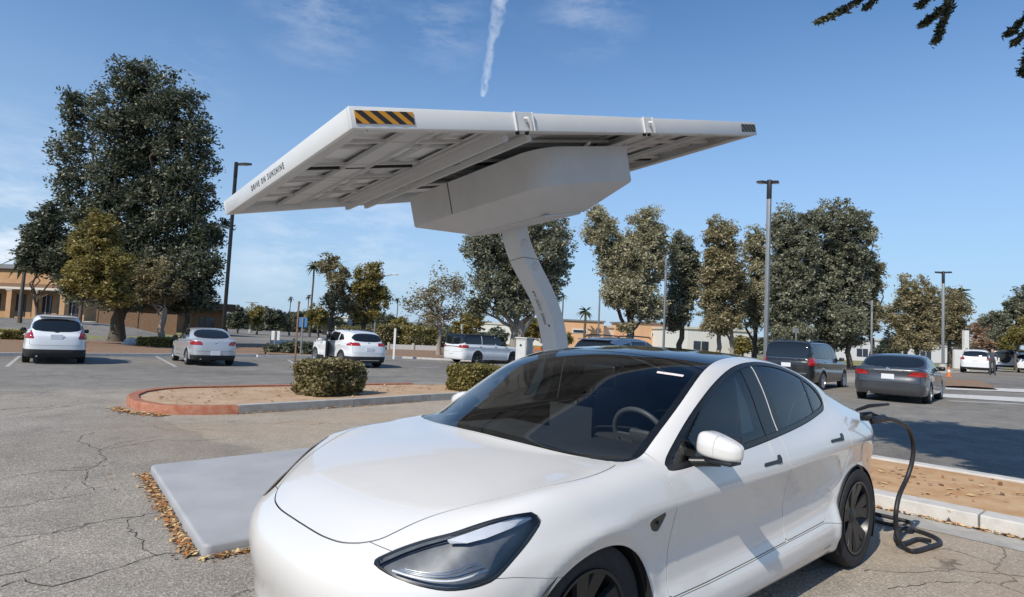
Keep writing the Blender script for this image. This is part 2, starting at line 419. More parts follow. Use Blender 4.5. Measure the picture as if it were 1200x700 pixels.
def smooth_poly(Q, n=4, closed=True):
    """Catmull-Rom through the points"""
    Q = np.array(Q, float); N = len(Q); out = []
    for i in range(N if closed else N-1):
        if closed: p = [Q[(i+j-1) % N] for j in range(4)]
        else: p = [Q[max(i-1, 0)], Q[i], Q[i+1], Q[min(i+2, N-1)]]
        for t in np.linspace(0, 1, n, endpoint=False):
            out.append(.5*((2*p[1])+(-p[0]+p[2])*t+(2*p[0]-5*p[1]+4*p[2]-p[3])*t*t+(-p[0]+3*p[1]-3*p[2]+p[3])*t**3))
    if not closed: out.append(Q[-1])
    return np.array(out)
MAIN = dict(L=4.694, wheels=(.99, 3.745), wr=.334, zb=.155, kst=.06, kst2=.20, kun2=.14, bump=.012, kff=.13, kgr=.06, kun=.03, flare=.012,
    # centre line of hood and boot
    Tc=(.05, (-.2, .60), (0, .655), (.12, .705), (.25, .757), (.4, .808), (.6, .864), (.8, .905), (1.0, .934), (1.2, .957), (1.45, .975), (2.5, .985), (3.3, 1.01), (3.7, 1.035), (4.0, 1.04), (4.3, 1.03), (4.5, 1.02), (4.62, 1.025), (4.75, 1.02)),
    # across the hood: slight crown, raised wing tops, then down
    hoodx=(.03, (0, 0), (.3, -.004), (.52, -.011), (.66, -.014), (.76, -.016), (.84, -.024), (.9, -.042), (1.0, -.09)),
    hx=lambda s: np.where(s < 2.4, 1., .8),
    cz=(.1, (0, .60), (.5, .66), (.84, .72), (1.4, .765), (2.5, .80), (3.3, .845), (3.8, .87), (4.694, .88)),
    # half width at the shoulder line
    Wm=(.08, (-.1, .80), (.2, .86), (.5, .895), (.84, .915), (1.3, .925), (2.0, .930), (2.8, .930), (3.4, .928), (3.8, .918), (4.2, .875), (4.5, .81), (4.8, .72)),
    # side section about the shoulder line
    P=(.008, (-.70, -.07), (-.62, -.045), (-.56, -.022), (-.50, -.020), (-.43, -.042), (-.35, -.064), (-.25, -.066), (-.14, -.044), (-.05, -.016), (0, 0), (.06, -.011), (.12, -.029), (.18, -.052), (.26, -.10), (.36, -.18)),
    fa=(.04, (0, 0), (.2, .008), (.4, .045), (.55, .10), (.68, .185), (.78, .285), (.85, .40), (.9, .53), (.95, .72)),
    fz=(.03, (0, .2), (.16, .14), (.24, .105), (.34, .10), (.45, .07), (.53, .06), (.60, .077), (.66, .12), (.70, .16), (.76, .20), (.85, .24), (.95, .3)),
    ra=(.04, (0, 0), (.3, .02), (.5, .06), (.65, .12), (.78, .23), (.86, .38), (.92, .55)),
    rz=(.03, (0, .3), (.16, .16), (.3, .05), (.5, .0), (.7, .03), (.9, .08), (1.03, .08), (1.1, .10), (1.2, .2)),
    Tg=(.05, (.6, .72), (.9, .86), (1.03, .925), (1.3, 1.07), (1.6, 1.215), (1.85, 1.333), (2.05, 1.393), (2.2, 1.42), (2.4, 1.436), (2.6, 1.443), (2.8, 1.434), (3.1, 1.392), (3.4, 1.322), (3.7, 1.232), (4.0, 1.128), (4.3, 1.0), (4.6, .86)),
    crown=(.05, (0, 0), (.2, .004), (.4, .012), (.55, .026), (.68, .045), (.8, .07), (.95, .14)),
    seff=(.1, (.8, .32), (1.2, .32), (1.6, .2), (2.1, .06), (2.6, 0), (3.2, -.05), (3.9, -.12), (4.4, -.12)),
    Gw=(.1, (.9, .80), (1.2, .845), (1.5, .868), (2.0, .882), (2.5, .885), (3.0, .870), (3.4, .835), (3.8, .765), (4.2, .67), (4.5, .58)),
    Gt=(.03, (.6, -.03), (.8, -.01), (.95, 0), (1.05, -.035), (1.2, -.08), (1.33, -.135), (1.45, -.20), (1.6, -.32)))
# ---------------------------------------------------------------- cutting shells into panels
CUT = 0
def to_mesh(name, V, T, N, mat, parent, off=(0, 0, 0), lip=None, lipmat=None):
    V = np.asarray(V, float); T = np.asarray(T, int)
    if len(T) == 0: return None
    nv = len(V); allV = [V]; allN = [N]; faces = [T]; mi = [np.zeros(len(T), int)]
    if lip:
        E = np.concatenate([T[:, [0, 1]], T[:, [1, 2]], T[:, [2, 0]]]); K = np.sort(E, 1)
        U, inv, cnt = np.unique(K, axis=0, return_inverse=True, return_counts=True); b = E[cnt[inv.ravel()] == 1]
        if len(b):
            A, B = V[b[:, 0]], V[b[:, 1]]; e = B-A; e /= np.maximum(np.linalg.norm(e, axis=1), 1e-9)[:, None]
            nn = N[b[:, 0]]; on = np.cross(e, nn)                       # outward in the surface
            a2 = A-N[b[:, 0]]*lip; b2 = B-N[b[:, 1]]*lip; n = len(b)
            allV += [A, B, b2, a2]; allN += [on, on, on, on]
            i = np.arange(n)+nv
            faces += [np.stack([i+n, i, i+3*n], 1), np.stack([i+n, i+3*n, i+2*n], 1)]; mi += [np.full(2*n, 1 if lipmat else 0)]
    V = np.concatenate(allV)+np.array(off); N = np.concatenate(allN); F = np.concatenate(faces)
    me = bpy.data.meshes.new(name); me.vertices.add(len(V)); me.vertices.foreach_set('co', V.ravel())
    me.loops.add(F.size); me.loops.foreach_set('vertex_index', F.ravel().astype(np.int32))
    me.polygons.add(len(F)); me.polygons.foreach_set('loop_start', np.arange(len(F), dtype=np.int32)*3)
    try: me.polygons.foreach_set('loop_total', np.full(len(F), 3, dtype=np.int32))
    except Exception: pass
    me.update(calc_edges=True)
    me.polygons.foreach_set('use_smooth', np.ones(len(F), bool))
    me.materials.append(mat)
    if lipmat: me.materials.append(lipmat)
    me.polygons.foreach_set('material_index', np.concatenate(mi).astype(np.int32))
    me.normals_split_custom_set_from_vertices(N.tolist())
    me.validate(clean_customdata=False)
    return mesh_obj(name, me, None, parent)

def side_poly(Q, sg=0, k=0.):
    """polygon in (s, z - k*a) on one side (sg=+1 left, -1 right, 0 both)"""
    def f(V):
        a = np.abs(V[:, 1]); d = sdf(np.stack([-V[:, 0], V[:, 2]*(1-k)-k*a if k else V[:, 2]], 1), Q)
        return np.maximum(d, (.30-sg*V[:, 1]) if sg else (.30-a))
    return f
def top_poly(Q, zmin=.5):
    return lambda V: np.maximum(sdf(np.stack([-V[:, 0], V[:, 1]], 1), Q), zmin-V[:, 2])
def rear_poly(Q, s0):
    return lambda V: np.maximum(sdf(V[:, 1:], Q), V[:, 0]+s0)
def front_poly(Q, s0):
    return lambda V: np.maximum(sdf(V[:, 1:], Q), -s0-V[:, 0])
def arch(ws, wr, r):
    return lambda V: np.maximum(np.hypot(-V[:, 0]-ws, V[:, 2]-wr)-r, .45-np.abs(V[:, 1]))
def mirror_top(half):
    h = [(s, y) for s, y in half]; return h+[(s, -y) for s, y in h[::-1]]
def sl(a): return lambda V, a=a: a(V)

class Shell:
    def __init__(s, field, parent, off, **k):
        s.c = field; s.par = parent; s.off = off; s.V, s.T = field.shell(**k); s.fullV, s.fullT = s.V, s.T
    def take(s, phi, gap=.004):
        """cuts the region phi<0 out of what is left and returns it"""
        a = clip(s.V, s.T, phi(s.V), -gap/2)
        f = phi(s.V); s.V, s.T = clip(s.V, s.T, -f, -gap/2)
        return a
    def panel(s, name, phi, mat, gap=.004, lip=.014, inset=0., lipmat=None, parent=None, geo=None):
        V, T = geo if geo is not None else s.take(phi, gap)
        if not len(T): print('EMPTY PANEL', name); return None
        V = s.c.snap(V, 1); N = s.c.normals(V)
        return to_mesh(name, V-N*inset, T, N, mat, parent or s.par, s.off, lip, lipmat)

def wheel(parent, x, y, r, w, sg, rimmat, spokes=5, n=28, name='wheel', rr=None, wide=.05, steer=0.):
    """sg=+1 outer face towards +y; thing > wheel (tyre) > rim"""
    rr = rr or r*.70; hw = w/2
    t = MB().lathe([(rr, -hw*.86), (r*.87, -hw), (r*.965, -hw*.93), (r, -hw*.66), (r, -hw*.36), (r-.008, -hw*.33), (r-.008, -hw*.28), (r, -hw*.25), (r, hw*.25), (r-.008, hw*.28), (r-.008, hw*.33), (r, hw*.36), (r, hw*.66), (r*.965, hw*.93), (r*.87, hw), (rr, hw*.86)], n, 'Y', closed=True)
    o = t.build('wheel', M_RUBBER, parent, smooth=True, ang=35); o.location = (x, y, r); o.rotation_euler = (0, 0, steer)
    m = MB(); f = sg*hw
    m.lathe([(rr+.004, f*.80), (rr+.002, f*.95), (rr-.012, f*.93), (rr-.02, f*.55), (rr-.05, f*.1)], n, 'Y', cap=False)
    m.lathe([(.001, f*.78), (.028, f*.78), (.045, f*.70), (.075, f*.60), (.078, f*.30), (.001, f*.30)], 18, 'Y')
    for k in range(spokes):
        for off in ((-.5, .5) if spokes <= 6 else (0,)):
            a0 = 2*math.pi*(k+.25)/spokes+off*.28; a1 = 2*math.pi*(k+.25)/spokes+off*.50+.10
            V = []; hwid = wide*.5
            for rad, aa, dep_, ww in ((.055, a0, .66, hwid*.9), (rr*.55, (a0+a1)/2, .74, hwid), (rr-.012, a1, .86, hwid*1.25)):
                cx, cz = rad*math.cos(aa), rad*math.sin(aa); tx, tz = -math.sin(aa)*ww, math.cos(aa)*ww
                V += [(cx-tx, f*(dep_-.18), cz-tz), (cx-tx*.8, f*dep_, cz-tz*.8), (cx+tx*.8, f*dep_, cz+tz*.8), (cx+tx, f*(dep_-.18), cz+tz)]
            F = [(i*4+j, i*4+(j+1) % 4, i*4+4+(j+1) % 4, i*4+4+j) for i in range(2) for j in range(4)]+[(0, 1, 2, 3), (8, 9, 10, 11)]
            m.add(V, F)
    rim = m.build('rim', rimmat, o, smooth=True, ang=35)
    d = MB().lathe([(.001, f*.2), (rr*.62, f*.22), (rr*.62, f*.05), (.001, f*.05)], 20, 'Y').build('brake_disc', M_RIMD, o, smooth=True, ang=35)
    return o

def rayx(c, y, z, front=False):
    """x where the shell is met coming along the car's axis"""
    xs = np.linspace(-c.L-.1, -c.L*.6, 500) if not front else np.linspace(.1, -c.L*.4, 500)
    P = np.stack([xs, np.full_like(xs, y), np.full_like(xs, z)], 1); g = c.G(P); i = np.argmax(g < 0); return xs[i]
def rayy(c, s, z, sg=1):
    ys = np.linspace(1.3, .2, 500); P = np.stack([np.full_like(ys, -s), sg*ys, np.full_like(ys, z)], 1); g = c.G(P); i = np.argmax(g < 0); return sg*ys[i]
def rayz(c, s, y):
    zs = np.linspace(2.2, .3, 800); P = np.stack([np.full_like(zs, -s), np.full_like(zs, y), zs], 1); g = c.G(P); i = np.argmax(g < 0); return zs[i]
# ---------------------------------------------------------------- the white car in front
def seat(parent, x, y, m):
    b = MB().box((x, y, .50), (.52, .50, .20), bev=.06); b.box((x-.30, y, .80), (.16, .48, .62), bev=.06, M=Matrix.Identity(4))
    o = b.build('seat', m, parent, smooth=True, ang=50)
    MB().box((x-.36, y, 1.17), (.10, .26, .19), bev=.04).build('headrest', m, o, smooth=True, ang=50)
    return o

def build_main():
    c = CarField(**MAIN); L = c.L; off = (L/2, 0, 0)
    root = thing('electric_car', 'white glossy electric sedan plugged in at the front, black glass roof, nearest car', 'car', (-L/2, 0, 0))
    S = Shell(c, root, off, ns=150, nf=48, nt=130)
    lining_src = (S.V, S.T)
    # openings
    S.take(arch(MAIN['wheels'][0]+.025, .298, .366), 0); S.take(arch(MAIN['wheels'][1], .32, .358), 0)
    # windows at the side, in (s, .6z-.4a)
    K = .4
    def kz(pts): return [(s, z*(1-K)-K*a) for s, a, z in pts]
    outer = kz([(1.440, .888, .915), (1.467, .863, .957), (1.66, .819, 1.082), (1.834, .797, 1.187), (2.029, .765, 1.275), (2.26, .728, 1.345), (2.50, .705, 1.378), (2.75, .700, 1.375), (3.0, .705, 1.335), (3.2, .722, 1.275), (3.36, .742, 1.195), (3.43, .765, 1.125), (3.40, .79, 1.085), (3.303, .805, 1.060), (2.996, .845, 1.020), (2.651, .872, .985), (2.324, .885, .955), (2.10, .890, .938), (1.8, .892, .922), (1.55, .892, .905)])
    outer = smooth_poly(outer, 3)
    for sg in (1, -1):
        V, T = S.take(side_poly(outer, sg, K), .003)
        f = side_poly(outer, sg, K)(V)
        # black frame round the glass, then the panes between the pillars
        edge = clip(V, T, -f, .020)
        trim = S.panel('window_frame', None, M_BLACK, lip=.012, inset=.002, geo=edge)
        V2, T2 = clip(V, T, f, -.021)
        s = lambda V: -V[:, 0]
        lean = lambda V: s(V)+.16*(V[:, 2]-1.0)
        def rng(V, T, a, b):
            V, T = clip(V, T, lean(V), b); return clip(V, T, -lean(V), -a)
        for a, b, kind in ((0, 1.60, 'q'), (1.612, 2.40, 'g'), (2.40, 2.545, 'p'), (2.549, 2.552, 'w'), (2.556, 2.62, 'p'), (2.62, 3.175, 'g'), (3.175, 3.205, 'p'), (3.205, 9, 'g')):
            if kind == 'q': geo = rng(V2, T2, 0, 1.607)
            else: geo = rng(V2, T2, a, b)
            if not len(geo[1]): continue
            if kind in 'gq': S.panel('side_window', None, M_GLASS2, lip=.004, inset=.007, geo=geo)
            elif kind == 'p': S.panel('door_pillar', None, M_BLACK, lip=.006, inset=.004, geo=geo)
            else: S.panel('pillar_seal', None, M_PLATE, lip=.004, inset=.002, geo=geo)
    # glass over the cabin
    gl = mirror_top(smooth_poly([(1.100, .0), (1.106, .16), (1.135, .38), (1.18, .58), (1.232, .755), (1.30, .785), (1.452, .776), (1.682, .755), (1.866, .73), (2.10, .680), (2.35, .635), (2.7, .61), (3.1, .595), (3.5, .575), (3.8, .545), (3.92, .50), (3.97, .3), (3.98, 0)], 3, False).tolist())
    gp = top_poly(gl, .8)
    V, T = S.take(gp, .006); sx = lambda V: -V[:, 0]
    def sp(V, T, a, b):
        V, T = clip(V, T, sx(V), b); return clip(V, T, -sx(V), -a)
    head = lambda V: sx(V)+.10*V[:, 1]**2
    ws_ = clip(V, T, head(V), 2.085); rf = clip(V, T, -head(V), -2.093)
    S.panel('windshield', None, M_WIND, lip=.004, inset=.003, geo=ws_)
    roof = clip(*rf, sx(rf[0]), 2.98); S.panel('roof_glass', None, M_ROOF, lip=.01, inset=.002, geo=roof)
    rear = clip(*rf, -sx(rf[0]), -2.99); S.panel('rear_window', None, M_REARG, lip=.01, inset=.002, geo=rear)
    # black printed edge inside the windshield
    fr = np.maximum(gp(ws_[0]), head(ws_[0])-2.085)
    low = sx(ws_[0])-1.10-.22*ws_[0][:, 1]**2-.035*np.ones(len(ws_[0]))
    band = np.minimum(-(fr+.035), low-.01)
    frit = clip(*ws_, band, 0)
    S.panel('windshield_border', None, M_BLACK, lip=0, inset=.010, geo=frit)
    # bonnet
    hood = mirror_top(smooth_poly([(.158, 0), (.160, .12), (.166, .22), (.182, .312), (.205, .375), (.232, .425), (.28, .480), (.41, .560), (.6, .680), (.80, .770), (.95, .800), (1.08, .803), (1.175, .790), (1.222, .757), (1.170, .58), (1.123, .38), (1.094, .16), (1.088, 0)], 3, False).tolist())
    S.panel('hood', top_poly(hood, .6), M_WHITE, gap=.005, lip=.02)
    # head lamps: projected along a slanting direction (front-side-up)
    hl3 = np.array([(.215, .511, .655), (.258, .540, .687), (.307, .572, .709), (.365, .62, .735), (.425, .682, .764), (.50, .728, .790), (.575, .772, .812), (.635, .810, .826), (.672, .832, .832), (.690, .856, .808), (.678, .857, .787), (.635, .856, .745), (.57, .848, .69), (.507, .837, .639), (.455, .815, .617), (.40, .79, .610), (.349, .758, .609), (.30, .70, .613), (.26, .64, .622), (.229, .580, .636)])*[-1, 1, 1]
    hlL = hl3; hlR = np.concatenate([np.array([(.215, .511, .655), (.258, .505, .695), (.311, .529, .723), (.37, .575, .755), (.43, .620, .785), (.494, .666, .815), (.55, .705, .838), (.61, .742, .856), (.650, .775, .858), (.672, .825, .835)])*[-1, 1, 1], hl3[10:]])
    for sg in (1, -1):
        hl3 = hlL if sg > 0 else hlR
        n = np.array([.62, .60, .50]); n /= np.linalg.norm(n); e = np.cross([0, 0, 1], n); e /= np.linalg.norm(e); w = np.cross(n, e)
        Q = smooth_poly(np.stack([hl3@e, hl3@w], 1), 3)
        def ph(V, sg=sg):
            P = V*[1, sg, 1]; return np.maximum(sdf(np.stack([P@e, P@w], 1), Q), np.maximum(.3-P[:, 1], -.95-P[:, 0]))
        geo = S.take(ph, .004); ff = ph(geo[0])
        lens = S.panel('headlight', None, M_LENS, lip=.03, inset=.001, geo=geo)
        rimg = clip(*geo, -ff, .008)
        S.panel('headlight_rim', None, M_BLACK, lip=0, inset=.004, geo=rimg, parent=lens)
        Vb = c.snap(geo[0], 1); Nb = c.normals(Vb)
        P = Vb*[1, sg, 1]; dz = .035
        to_mesh('headlight_housing', Vb-Nb*.045, geo[1], Nb, M_HOUS, lens, off)
        # light guide along the lower edge, thin bright ribs and the big daytime lamp at the upper edge
        def onsurf(u, v, d):
            """u,v in the lamp's plane -> point d under the shell"""
            o = u*e+v*w+n*1.5; o = o
            ts = np.linspace(-1.2, 1.2, 500); PP = (u*e+v*w)[None]+n*(np.dot([-.42, .70, .70], n)+.35-np.linspace(0, .7, 500))[:, None]
            g = c.G(PP); i = int(np.argmax(g < 0)); p = PP[i]; nn = c.normals(p[None])[0]
            return (p-nn*d)*[1, sg, 1]
        def q3(p): return np.array([np.array([-p[0], p[1], p[2]])@e, np.array([-p[0], p[1], p[2]])@w])
        cen = Q.mean(0)
        lowr = [q3(p) for p in ((.235, .575, .645), (.27, .635, .633), (.315, .70, .624), (.37, .755, .622), (.43, .79, .63), (.50, .82, .655))]
        for k, (sh, rd) in enumerate(((.012, .0042), (.028, .0014), (.040, .0014), (.054, .0016))):
            pts = smooth_poly([onsurf(*(p+(cen-p)/np.linalg.norm(cen-p)*sh), .018+.004*k) for p in lowr], 4, False)+np.array(off)
            MB().tube(pts, rd, 6).build('light_guide', M_GUIDE if k == 0 else M_CHROME, lens, smooth=True)
        upr = [q3(p) for p in ((.40, .668, .750), (.46, .700, .770), (.52, .738, .788), (.58, .772, .805), (.63, .800, .816), (.672, .832, .822))]
        inn = [q3(p) for p in ((.408, .684, .738), (.455, .728, .738), (.515, .765, .750), (.575, .795, .771), (.630, .822, .793), (.672, .838, .814))]
        V = [onsurf(*(p+(cen-p)/np.linalg.norm(cen-p)*.010), .012) for p in upr]+[onsurf(*p, .020) for p in inn]
        V = [np.array(v)+np.array(off) for v in V]
        MB().add(V, [(i, i+1, 7+i, 6+i) for i in range(5)]).build('daytime_lamp', M_DRL, lens)
        pj = onsurf(*(cen+np.array([0., .0])), .05)+np.array(off)
        for du, dv in ():
            p = onsurf(*(cen+np.array([du, dv])), .045)+np.array(off)
            MB().lathe([(.001, .0), (.009, .002), (.011, .0), (.012, -.015)], 14, 'X', c=p).build('projector_lens', M_RIMD, lens, smooth=True, ang=40)
    # nose badge, small emblem
    # bumper
    def bump_f(V):
        s_ = -V[:, 0]; a = np.abs(V[:, 1]); z = V[:, 2]
        line = .634-.18*np.clip(s_-.5, 0, .6)
        inner = .70+.0*a
        f1 = z-np.where(s_ > .50, line, 9.)
        front = np.where(a < .50, -1, -1)
        return np.maximum(np.maximum(f1, s_-.78), np.where((s_ < .5) & (a > .47+.5*(s_-.2)), np.maximum(z-(.700-.02), -.2), -.05))
    S.panel('front_bumper', lambda V: np.maximum(np.where(-V[:, 0] > .5, V[:, 2]-(.634-.14*np.clip(-V[:, 0]-.5, 0, 1)), -.2), -V[:, 0]-.80+0*V[:, 0]) if False else sdf(np.stack([-V[:, 0], V[:, 2]], 1), [(-.3, 0), (-.3, .9), (.205, .9), (.235, .70), (.40, .66), (.507, .637), (.571, .634), (.70, .612), (.80, .590), (.80, 0)]), M_WHITE, gap=.0025, lip=.012)
    # lower intake
    # doors
    fd = [(1.405, .95), (1.416, .917), (1.433, .842), (1.462, .763), (1.478, .658), (1.490, .55), (1.492, .45), (1.492, .345), (1.8, .350), (2.2, .362), (2.638, .380), (2.640, .48), (2.622, .60), (2.597, .76), (2.565, .879), (2.553, .96), (2.53, 1.12), (2.50, 1.5), (1.405, 1.5)]
    rd = [(2.50, 1.5), (2.53, 1.12), (2.553, .96), (2.565, .879), (2.597, .76), (2.622, .60), (2.640, .48), (2.638, .380), (2.9, .392), (3.17, .405), (3.22, .43), (3.33, .50), (3.42, .58), (3.475, .68), (3.500, .787), (3.495, .912), (3.490, .991), (3.46, 1.06), (3.40, 1.5)]
    for sg in (1, -1):
        for nm, Q, hs in (('front_door', fd, (2.385, .852)), ('rear_door', rd, (3.285, .905))):
            d = S.panel(nm, side_poly(Q, sg), M_WHITE, gap=.0045, lip=.012)
            # flush black handle: a bar with a broad upturned rear end
            sx_, z_ = hs
            def hp(u, v): 
                s_ = sx_+u; zz = z_+v; return (-s_+off[0], rayy(c, s_, zz, sg)+sg*.004, zz)
            out = [(-.100, -.012), (.045, -.010), (.055, -.012), (.098, -.010), (.102, .016), (.092, .034), (.062, .032), (.052, .010), (-.092, .006), (-.104, -.002)]
            V = [hp(*p) for p in out]; n = len(V); V2 = [(v[0], v[1]-sg*.02, v[2]) for v in V]
            MB().add(V+V2, [tuple(range(n))]+[(i, (i+1) % n, n+(i+1) % n, n+i) for i in range(n)]).build('handle', M_BLACK, d)
        # skirt under the doors
        S.panel('sill', side_poly([(1.36, .15), (1.36, .335), (1.8, .340), (2.2, .352), (2.638, .372), (2.9, .382), (3.17, .395), (3.40, .36), (3.40, .15)], sg), M_WHITE, gap=.003, lip=.01)
    # boot lid, tail lamps, rear bumper
    boot = mirror_top([(4.0, 0), (3.99, .3), (3.94, .50), (3.98, .58), (4.2, .60), (4.45, .59), (4.8, .56), (4.8, 0)])
    S.panel('trunk_lid', lambda V: np.maximum(top_poly(boot, .7)(V), .74-V[:, 2]), M_WHITE, gap=.005, lip=.015)
    for sg in (1, -1):
        S.panel('tail_light', lambda V, sg=sg: np.maximum(sdf(np.stack([-V[:, 0], V[:, 2]], 1), [(4.28, .99), (4.32, .86), (4.45, .80), (4.9, .80), (4.9, .96), (4.5, .985)]), .3-sg*V[:, 1]), M_RED, gap=.004, lip=.02)
    S.panel('rear_bumper', lambda V: np.maximum(V[:, 2]-.70, 4.16+V[:, 0]), M_WHITE, gap=.004, lip=.012)
    # fender badge with camera, cut into the wing
    for sg in (1, -1):
        g = S.panel('fender_camera', side_poly([(1.272, .722), (1.395, .752), (1.385, .70), (1.368, .658), (1.318, .672)], sg), M_RIMD, gap=.002, lip=.01, inset=.003)
        y = rayy(c, 1.345, .702, sg)
        MB().lathe([(.001, sg*.008), (.008, sg*.006), (.009, 0)], 12, 'Y', c=(-1.345+off[0], y, .702)).build('camera_eye', M_BLACK, g, smooth=True, ang=40)
    under = S.take(lambda V: V[:, 2]-.175, 0)
    S.panel('underbody', None, M_MATTE, lip=0, geo=under)
    S.panel('body', lambda V: np.full(len(V), -1.), M_WHITE, gap=0, lip=.012)
    # dark lining a little inside the skin, open where there is glass
    V, T = lining_src
    fv = np.maximum(-gp(V), -np.maximum(-9, -1e9*np.ones(len(V)))*0-gp(V))
    V, T = clip(V, T, -gp(V), .0)
    for sg in (1, -1):
        V, T = clip(V, T, -side_poly(outer, sg, K)(V), 0)
    for ws, r in ((MAIN['wheels'][0], .30), (MAIN['wheels'][1], .30)):
        V, T = clip(V, T, -arch(ws, .32, r)(V), -.06)
    V, T = clip(V, T, -(np.maximum(-V[:, 0]-.95, 0)*0+hlmask(V, hl3, e, w)), 0)
    N = c.normals(V); to_mesh('cabin_lining', V-N*.022, T, N, M_MATTE, root, off)
    # wheel housings
    for ws in MAIN['wheels']:
        for sg in (1, -1):
            pr = [(.05, .48), (.372, .50), (.380, .70), (.374, .86), (.364, .885)]; na = 36; V = []; F = []
            for r_, h_ in pr:
                for j in range(na+1): a_ = R(-28+236*j/na); V.append((r_*math.cos(a_)-ws+off[0], sg*h_, r_*math.sin(a_)+.32))
            for i in range(len(pr)-1):
                for j in range(na): F.append((i*(na+1)+j, i*(na+1)+j+1, (i+1)*(na+1)+j+1, (i+1)*(na+1)+j))
            MB().add(V, F).build('wheel_housing', M_MATTE, root, smooth=True, ang=50)
    for ws in MAIN['wheels']:
        for sg in (1, -1):
            wheel(root, -ws+off[0], sg*(.778 if ws > 2 else .735), .334, .235, sg, M_RIMK, spokes=5, n=48, rr=(.242 if ws > 2 else .228), wide=.075)
    # cabin
    cab = MB().box((-1.62+off[0], 0, .86), (.62, 1.42, .10), bev=.05); cab.box((-1.42+off[0], 0, .80), (.40, 1.50, .16), bev=.05)
    cab.build('dashboard', M_DASH, root, smooth=True, ang=60)
    MB().box((-2.5+off[0], 0, .30), (2.6, 1.5, .06)).build('cabin_floor', M_MATTE, root)
    for x, ys in ((-2.45, (.37, -.37)), (-3.3, (.42, 0, -.42))):
        for y in ys: seat(root, x+off[0], y, M_SEAT)
    scr = MB().box((-1.80+off[0], 0-.02, .985), (.025, .33, .18), bev=.008).build('touch_screen', M_SCREEN, root)
    MB().box((-1.784+off[0], -.02, .985), (.004, .335, .186), bev=.001).build('screen_back', M_SBACK, root)
    st = MB(); a = np.linspace(0, 2*math.pi, 41)[:-1]; Vv = []; F = []
    n2 = 10
    for i, t in enumerate(a):
        for j in range(n2):
            b = 2*math.pi*j/n2; rr = .178+.015*math.cos(b); Vv.append((.015*math.sin(b), rr*math.cos(t), rr*math.sin(t)))
    for i in range(40):
        for j in range(n2):
            F.append((i*n2+j, ((i+1) % 40)*n2+j, ((i+1) % 40)*n2+(j+1) % n2, i*n2+(j+1) % n2))
    st.add(Vv, F); st.box((0, 0, 0), (.03, .13, .10), bev=.01); st.box((0, .10, 0), (.016, .16, .03)); st.box((0, -.10, 0), (.016, .16, .03)); st.box((0, 0, -.09), (.016, .03, .14))
    sw = st.build('steering_wheel', M_SEATD, root, smooth=True, ang=50); sw.location = (-1.95+off[0], .37, .93); sw.rotation_euler = (0, R(24), 0)
    # small pale sticker high on the glass
    P = [(1.888, .505), (1.925, .645), (1.905, .652), (1.868, .515)]
    V = []
    for s_, y_ in P:
        z_ = rayz(c, s_, y_); nn = c.normals(np.array([[-s_, y_, z_]]))[0]; V.append(np.array([-s_, y_, z_])+nn*.0015+np.array(off))
    MB().add(V, [(0, 1, 2, 3)]).build('windshield_sticker', mat('sticker_paper', (.75, .68, .66), .7, var=.25, scale=60), root)
    mv = MB().box((-2.02+off[0], 0, 1.285), (.03, .24, .06), bev=.012); mv.build('rear_view_mirror', M_BLACK, root, smooth=True, ang=50)
    for sg in (1, -1):
        Q = [(2.335, 1.295), (2.29, 1.18), (2.235, 1.0), (2.365, 1.01), (2.375, 1.15)]; V = []
        for s_, z_ in Q: V.append((-s_+off[0], rayy(c, s_, z_, sg)-sg*.05, z_))
        V += [(v[0], v[1]-sg*.012, v[2]) for v in V]
        MB().add(V, [(0, 1, 2, 3, 4), (5, 6, 7, 8, 9)]+[(i, (i+1) % 5, 5+(i+1) % 5, 5+i) for i in range(5)]).build('pillar_lining', mat('pale_lining', (.50, .56, .52), .8, var=.05), root)
    # door mirrors
    for sg in (1, -1):
        nu, nv = 48, 26; V = []; F = []
        for i in range(nv+1):
            ph_ = math.pi*i/nv-math.pi/2
            for j in range(nu):
                th_ = 2*math.pi*j/nu; d_ = np.array([math.cos(ph_)*math.cos(th_), math.cos(ph_)*math.sin(th_), math.sin(ph_)])
                k_ = (np.abs(d_)**4.5).sum()**(-1/4.5); x, y, z = d_*k_
                t_ = (y+1)/2                                                       # 0 at the car, 1 outside
                X = x*(.066-.018*t_)-(.030*t_**2 if x > 0 else .012*t_); Y = y*.100; Z = z*.060
                if z > 0: Z *= 1-.50*t_**1.8; X -= .012*z*(x > 0)
                else: Z *= 1-.10*t_
                Y -= .016*max(x, 0)*(y > 0)
                Z += .010*(1-t_)
                V.append((X, sg*Y, Z))
        for i in range(nv):
            for j in range(nu): F.append((i*nu+j, i*nu+(j+1) % nu, (i+1)*nu+(j+1) % nu, (i+1)*nu+j))
        o = MB().add(V, F).build('door_mirror', M_WHITE, root, smooth=True, ang=70)
        o.location = (-1.70+off[0], sg*.985, 1.000); o.rotation_euler = (R(-3*sg), 0, R(-8*sg))
        b = MB().box((-.005, 0, -.062), (.10, .15, .018), bev=.008)
        b.tube([(.00, sg*-.0, -.062), (.03, sg*-.07, -.072), (.06, sg*-.15, -.085)], (.024, .022, .028), 10)
        b.build('mirror_base', M_BLACK, root, smooth=True, ang=45).location = (-1.70+off[0], sg*.990, 1.002)
        MB().box((-1.752+off[0], sg*.995, 1.010), (.010, .14, .09), bev=.005).build('mirror_glass', M_PRIV, root)
    # open charge-port flap at the left rear
    return root, c

